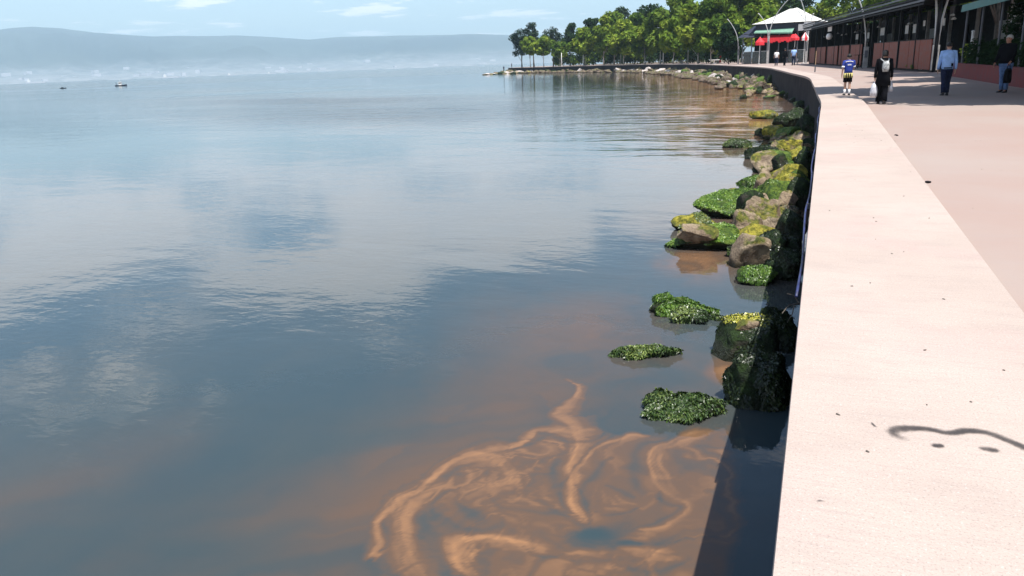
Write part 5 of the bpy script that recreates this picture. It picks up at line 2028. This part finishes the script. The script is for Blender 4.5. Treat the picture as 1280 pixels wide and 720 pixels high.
# people further off
FAR = [(970, 82.3, 62.5, 'cloth_white', 'cloth_navy', 'person in a white shirt and dark trousers before the red awning', .2, 'short'),
       (980.5, 82.0, 60.5, 'cloth_black', 'cloth_black', 'person in black between the white shirted and blue topped people', -.4, 'long'),
       (991.5, 81.8, 59.0, 'cloth_sky', 'cloth_navy', 'person in a blue top and dark trousers right of the group before the cafe', .1, 'short'),
       (996.5, 80.8, 72, 'cloth_white', 'cloth_grey', 'small child in white beside the person in the blue top', .8, 'short'),
       (936, 79.8, 64.5, 'cloth_grey', 'cloth_black', 'person in grey near the left glass screens of the cafe', .5, 'long'),
       (900, 79.2, 66.5, 'red', 'red', 'person dressed in red under the trees left of the cafe', 1.2, 'short')]
for i, (px, yb, yt, a, b_, lab, rz_, sl) in enumerate(FAR):
    p, h = size_at(px, yb, yt)
    person(lab, (p[0], p[1], PAVE_Z), h, rz_, dict(ll=8 - 4 * i % 9, lr=-7, al=6, ar=-8 + 3 * i), a, b_, sleeve=sl, fingers=False)
for i, px in enumerate((629.5, 639.5)):
    d, t_ = edge_along(max(px, 633))
    dd_ = ray(px, hor(px))[:2]
    dd_ = dd_ / np.linalg.norm(dd_)
    p = dd_ * (288 + 3 * i)
    zb = PAVE_Z - (.9 if i == 0 else 0)
    person(('person in dark clothes at the tip of the point, left of two', 'person in dark clothes at the tip of the point, right of two')[i], (p[0], p[1], zb), 1.75, .6 + i, None, 'cloth_navy', 'cloth_black', fingers=False)
p = at(893, 79.8, PAVE_Z)
t = thing('park_table', 'pale round table beside the person dressed in red', 'table', (p[0], p[1], PAVE_Z))
MB().lathe([(1.0, .70), (1.05, .76), (1.0, .8)], n=16).build('table_top', M['white'], t)
MB().lathe([(.4, 0), (.35, .1), (.14, .2), (.14, .7)], n=12).build('leg', M['white'], t)

dg = bpy.context.evaluated_depsgraph_get()
dg.update()
for o in SKINS:
    nm = bpy.data.meshes.new_from_object(o.evaluated_get(dg), depsgraph=dg)
    nm.polygons.foreach_set('use_smooth', [True] * len(nm.polygons))
    SKIN_OLD = o.data
    o.modifiers.clear()
    o.data = nm

# ================================================================== BOATS
def boat(px, yb, length, label, rz, cabin, name='fishing_boat', cat='boat', hullmat='cloth_navy', sc=1.0):
    p = at(px, yb, WATER_Z)
    t = thing(name, label, cat, (p[0], p[1], WATER_Z), rz)
    L = length
    st = [(-.5, .30, .55), (-.3, .38, .5), (0, .42, .5), (.25, .34, .6), (.42, .16, .78), (.5, .01, .92)]
    vs_, fs_ = [], []
    for u, w, z_ in st:
        w *= L * .36
        zz = z_ * L * .16
        for a, b in ((-1, zz), (-.8, zz * .3), (-.25, -.12 * L * .3), (.25, -.12 * L * .3), (.8, zz * .3), (1, zz), (.88, zz), (.6, zz * .45), (-.6, zz * .45), (-.88, zz)):
            vs_.append((u * L, a * w, b))
    n = 10
    for i in range(len(st) - 1):
        for k in range(n):
            l = (k + 1) % n
            fs_.append((i * n + k, (i + 1) * n + k, (i + 1) * n + l, i * n + l))
    fs_.append(tuple(range(n)))
    fs_.append(tuple(range(len(st) * n - 1, (len(st) - 1) * n - 1, -1)))
    MB().add(vs_, fs_).build('hull', M[hullmat], t)
    if cabin:
        c = MB().bbox((-.05 * L, 0, L * .19), (L * .26, L * .2, L * .26), 0, .1).build('cabin', M['white'], t)
        MB().bbox((-.05 * L, 0, L * .335), (L * .32, L * .24, L * .03), 0, .05).build('roof', M['white'], c)
        for s in (-1, 1):
            MB().box((-.05 * L, s * L * .102, L * .25), (L * .2, .04, L * .08)).build('window', M['glass'], c)
        MB().tube([(-.05 * L, 0, L * .34), (-.05 * L, 0, L * .62)], .05, 6).build('mast', M['white'], t)
        MB().tube([(-.4 * L, 0, L * .1), (-.4 * L, 0, L * .34)], .12, 6).build('gear_post', M['cloth_black'], t)
    else:
        MB().bbox((-.12 * L, 0, L * .13), (L * .34, L * .16, L * .12), 0, .05).build('gear', M['cloth_black'], t)
    return t


boat(151.5, 107.5, 5.6, 'dark hulled fishing boat with a white cabin out on the bay', .5, True)
boat(79, 110.6, 3.0, 'small dark dinghy left of the fishing boat', .45, False, 'dinghy')
# pale ships on the far side
for px, D, L, lab in ((214, 3800, 70, 'long low pale ship far across the bay'), (291, 4000, 45, 'shorter pale ship to the right of the long low one'), (340, 4200, 40, 'smallest pale ship, right of the other far ships'), (45, 4200, 80, 'pale ship at the left edge under the high hill')):
    d = ray(px, hor(px))[:2]
    d = d / np.linalg.norm(d) * D
    t = thing('ship', lab, 'ship', (d[0], d[1], WATER_Z), YAW + .15, 'ships across the bay')
    MB().prism([(-L / 2, -6), (L * .42, -6), (L / 2, 0), (L * .42, 6), (-L / 2, 6)], -1, L * .075, mi=0).build('hull', M['plastic_grey'], t)
    MB().box((-L * .36, 0, L * .13), (L * .14, 9, L * .12)).build('superstructure', M['white'], t)
    MB().box((-L * .38, 0, L * .21), (L * .05, 4, L * .05)).build('funnel', M['white'], t)

# ================================================================== SMALL THINGS ON THE PROMENADE
# spray paint line with two dots
def spray_mat():
    t = NT("faded_black_spray_paint")
    n1 = t.noise(t.pos(), 60, 4, .7)
    n2 = t.noise(t.pos(), 9, 3)
    e = t.attr('edge')
    a = t.math('MULTIPLY', t.rng(t.math('ADD', e, t.math('MULTIPLY', n1, .7)), .30, 1.25), t.rng(n2, .2, .6, .40, .85))
    d = t.n('ShaderNodeBsdfDiffuse')
    d.inputs[0].default_value = (.055, .05, .05, 1)
    tr = t.n('ShaderNodeBsdfTransparent')
    mx = t.n('ShaderNodeMixShader')
    t.put(mx.inputs[0], a)
    t.t.links.new(tr.outputs[0], mx.inputs[1])
    t.t.links.new(d.outputs[0], mx.inputs[2])
    t.t.links.new(mx.outputs[0], t.out.inputs['Surface'])
    return t.mat


def spray_line(px_pts, widths, z=.004):
    pts = [at(a, b, 0)[:2] for a, b in px_pts]
    w_ = np.interp(np.linspace(0, 1, 200), np.linspace(0, 1, len(widths)), widths)
    rs = resample(pts, .012)
    n = len(rs)
    V_, A_, Fq = [], [], []
    for i in range(n):
        d = rs[min(i + 1, n - 1)] - rs[max(i - 1, 0)]
        d /= np.linalg.norm(d) + 1e-9
        nr = np.array([-d[1], d[0]])
        w = w_[int(i / max(1, n - 1) * 199)]
        for s, e in ((-1, 0), (-.5, .55), (0, 1), (.5, .55), (1, 0)):
            q = rs[i] + nr * s * w
            V_.append((q[0], q[1], z))
            A_.append(e * min(1, 6 * i / n + .15, 6 * (n - 1 - i) / n + .15))
    for i in range(n - 1):
        for k in range(4):
            Fq.append((i * 5 + k, i * 5 + k + 1, (i + 1) * 5 + k + 1, (i + 1) * 5 + k))
    return V_, A_, Fq


SPR = spray_mat()
gr = thing('spray_paint_mark', 'faded black spray painted wavy line with two dots on the pale coping', 'graffiti', tuple(at(1200, 545, 0)))
go = np.array(at(1200, 545, 0))
for nm, pts, wd in (('painted_line', [(1138, 551), (1124, 547), (1117, 541), (1124, 537), (1143, 536), (1163, 537.5), (1187, 542), (1210, 539), (1234, 541.5), (1257, 550), (1280, 560), (1310, 575)], [.022, .034, .040, .032, .026, .028, .034, .028, .028, .028, .03, .03]),
                    ('painted_dot', [(1163, 557.3), (1168, 557.5), (1173, 557.8), (1181, 557.6)], [.014, .024, .024, .014]),
                    ('painted_dot', [(1222, 560), (1231, 561.5), (1240, 563), (1250, 564)], [.014, .028, .028, .014]),
                    ('painted_fleck', [(1089, 528), (1091, 531), (1096, 535)], [.006, .006, .005]),
                    ('painted_fleck', [(1019, 627), (1025, 626.5), (1032, 628)], [.006, .007, .005])):
    V_, A_, Fq = spray_line(pts, wd)
    o = np_mesh(nm, np.array(V_) - go, Fq, SPR, gr, attrs={'edge': A_})
# dark lumps lying along the joint between coping and pavement
for px, py, w, lab in ((1160, 228.5, .11, 'nearer dark lump of debris lying on the joint of the coping'), (1120, 169.5, .13, 'farther dark lump of debris lying on the joint of the coping')):
    c = at(px, py, 0)
    v, f = rock_shape(ICO2, w * .6, w * .36, .025, int(px), 5, .2, sink=.3)
    o = np_mesh('debris', v, f, M['black'], smooth=True)
    o.location = (c[0], c[1], 0)
    tag(o, lab, 'debris', 'dark lumps along the joint')
    o['label'] = lab
for i in range(46):
    y_ = rng.uniform(2.4, 18)
    x_ = rng.uniform(.05, 1.1) if i % 3 else rng.uniform(1.25, 3.2)
    z_ = 0 if x_ < 1.18 else PAVE_Z
    w = rng.uniform(.008, .022)
    v, f = rock_shape(ICO2, w, w * .5, .006, 2000 + i, 4, .2, sink=.2)
    o = np_mesh('leaf_litter', v, f, M['bark'])
    o.location = (x_, y_, z_)
    o.rotation_euler = (0, 0, rng.uniform(0, 6))
    tag(o, 'tiny dry crumb lying on the sunlit promenade', 'litter', 'dry crumbs on the promenade')
# blue hose fixed along the outside of the wall
t = thing('blue_hose', 'blue hose strung along the outer edge of the sea wall', 'hose', (-.08, 5, -.1))
pts = []
for i in range(60):
    y_ = 5.3 + i * .36
    pts.append((.004 + .012 * math.sin(i * .55), y_ - 5, -.01 + .035 * math.sin(i * .83 + 1)))
MB().tube(pts, .010, 7).build('hose_run', M['hose'], t, smooth=True)
for i in range(4, 60, 6):
    q = pts[i]
    MB().box((q[0] + .02, q[1], q[2] - .012), (.05, .02, .06)).build('clip', M['galv_dark'], t)
# dry twig caught on the wall
c = at(1001, 372, -.25)
t = thing('twig', 'dark bare twig sticking out from the sea wall over the water', 'twig', (0, c[1], -.3))
m = MB()
m.tube([(.02, 0, -.02), (-.06, -.05, .02), (-.13, -.12, .02), (-.17, -.2, -.02)], [.008, .007, .005, .003], 5)
m.tube([(-.06, -.05, .02), (-.10, -.02, .07), (-.15, -.02, .08)], [.006, .004, .002], 5)
m.tube([(-.09, -.08, .02), (-.10, -.16, -.03), (-.13, -.22, -.08)], [.005, .004, .002], 5)
m.tube([(-.03, -.02, 0), (-.05, -.10, -.07), (-.06, -.2, -.10)], [.006, .004, .002], 5)
m.build('branch', M['bark'], t)
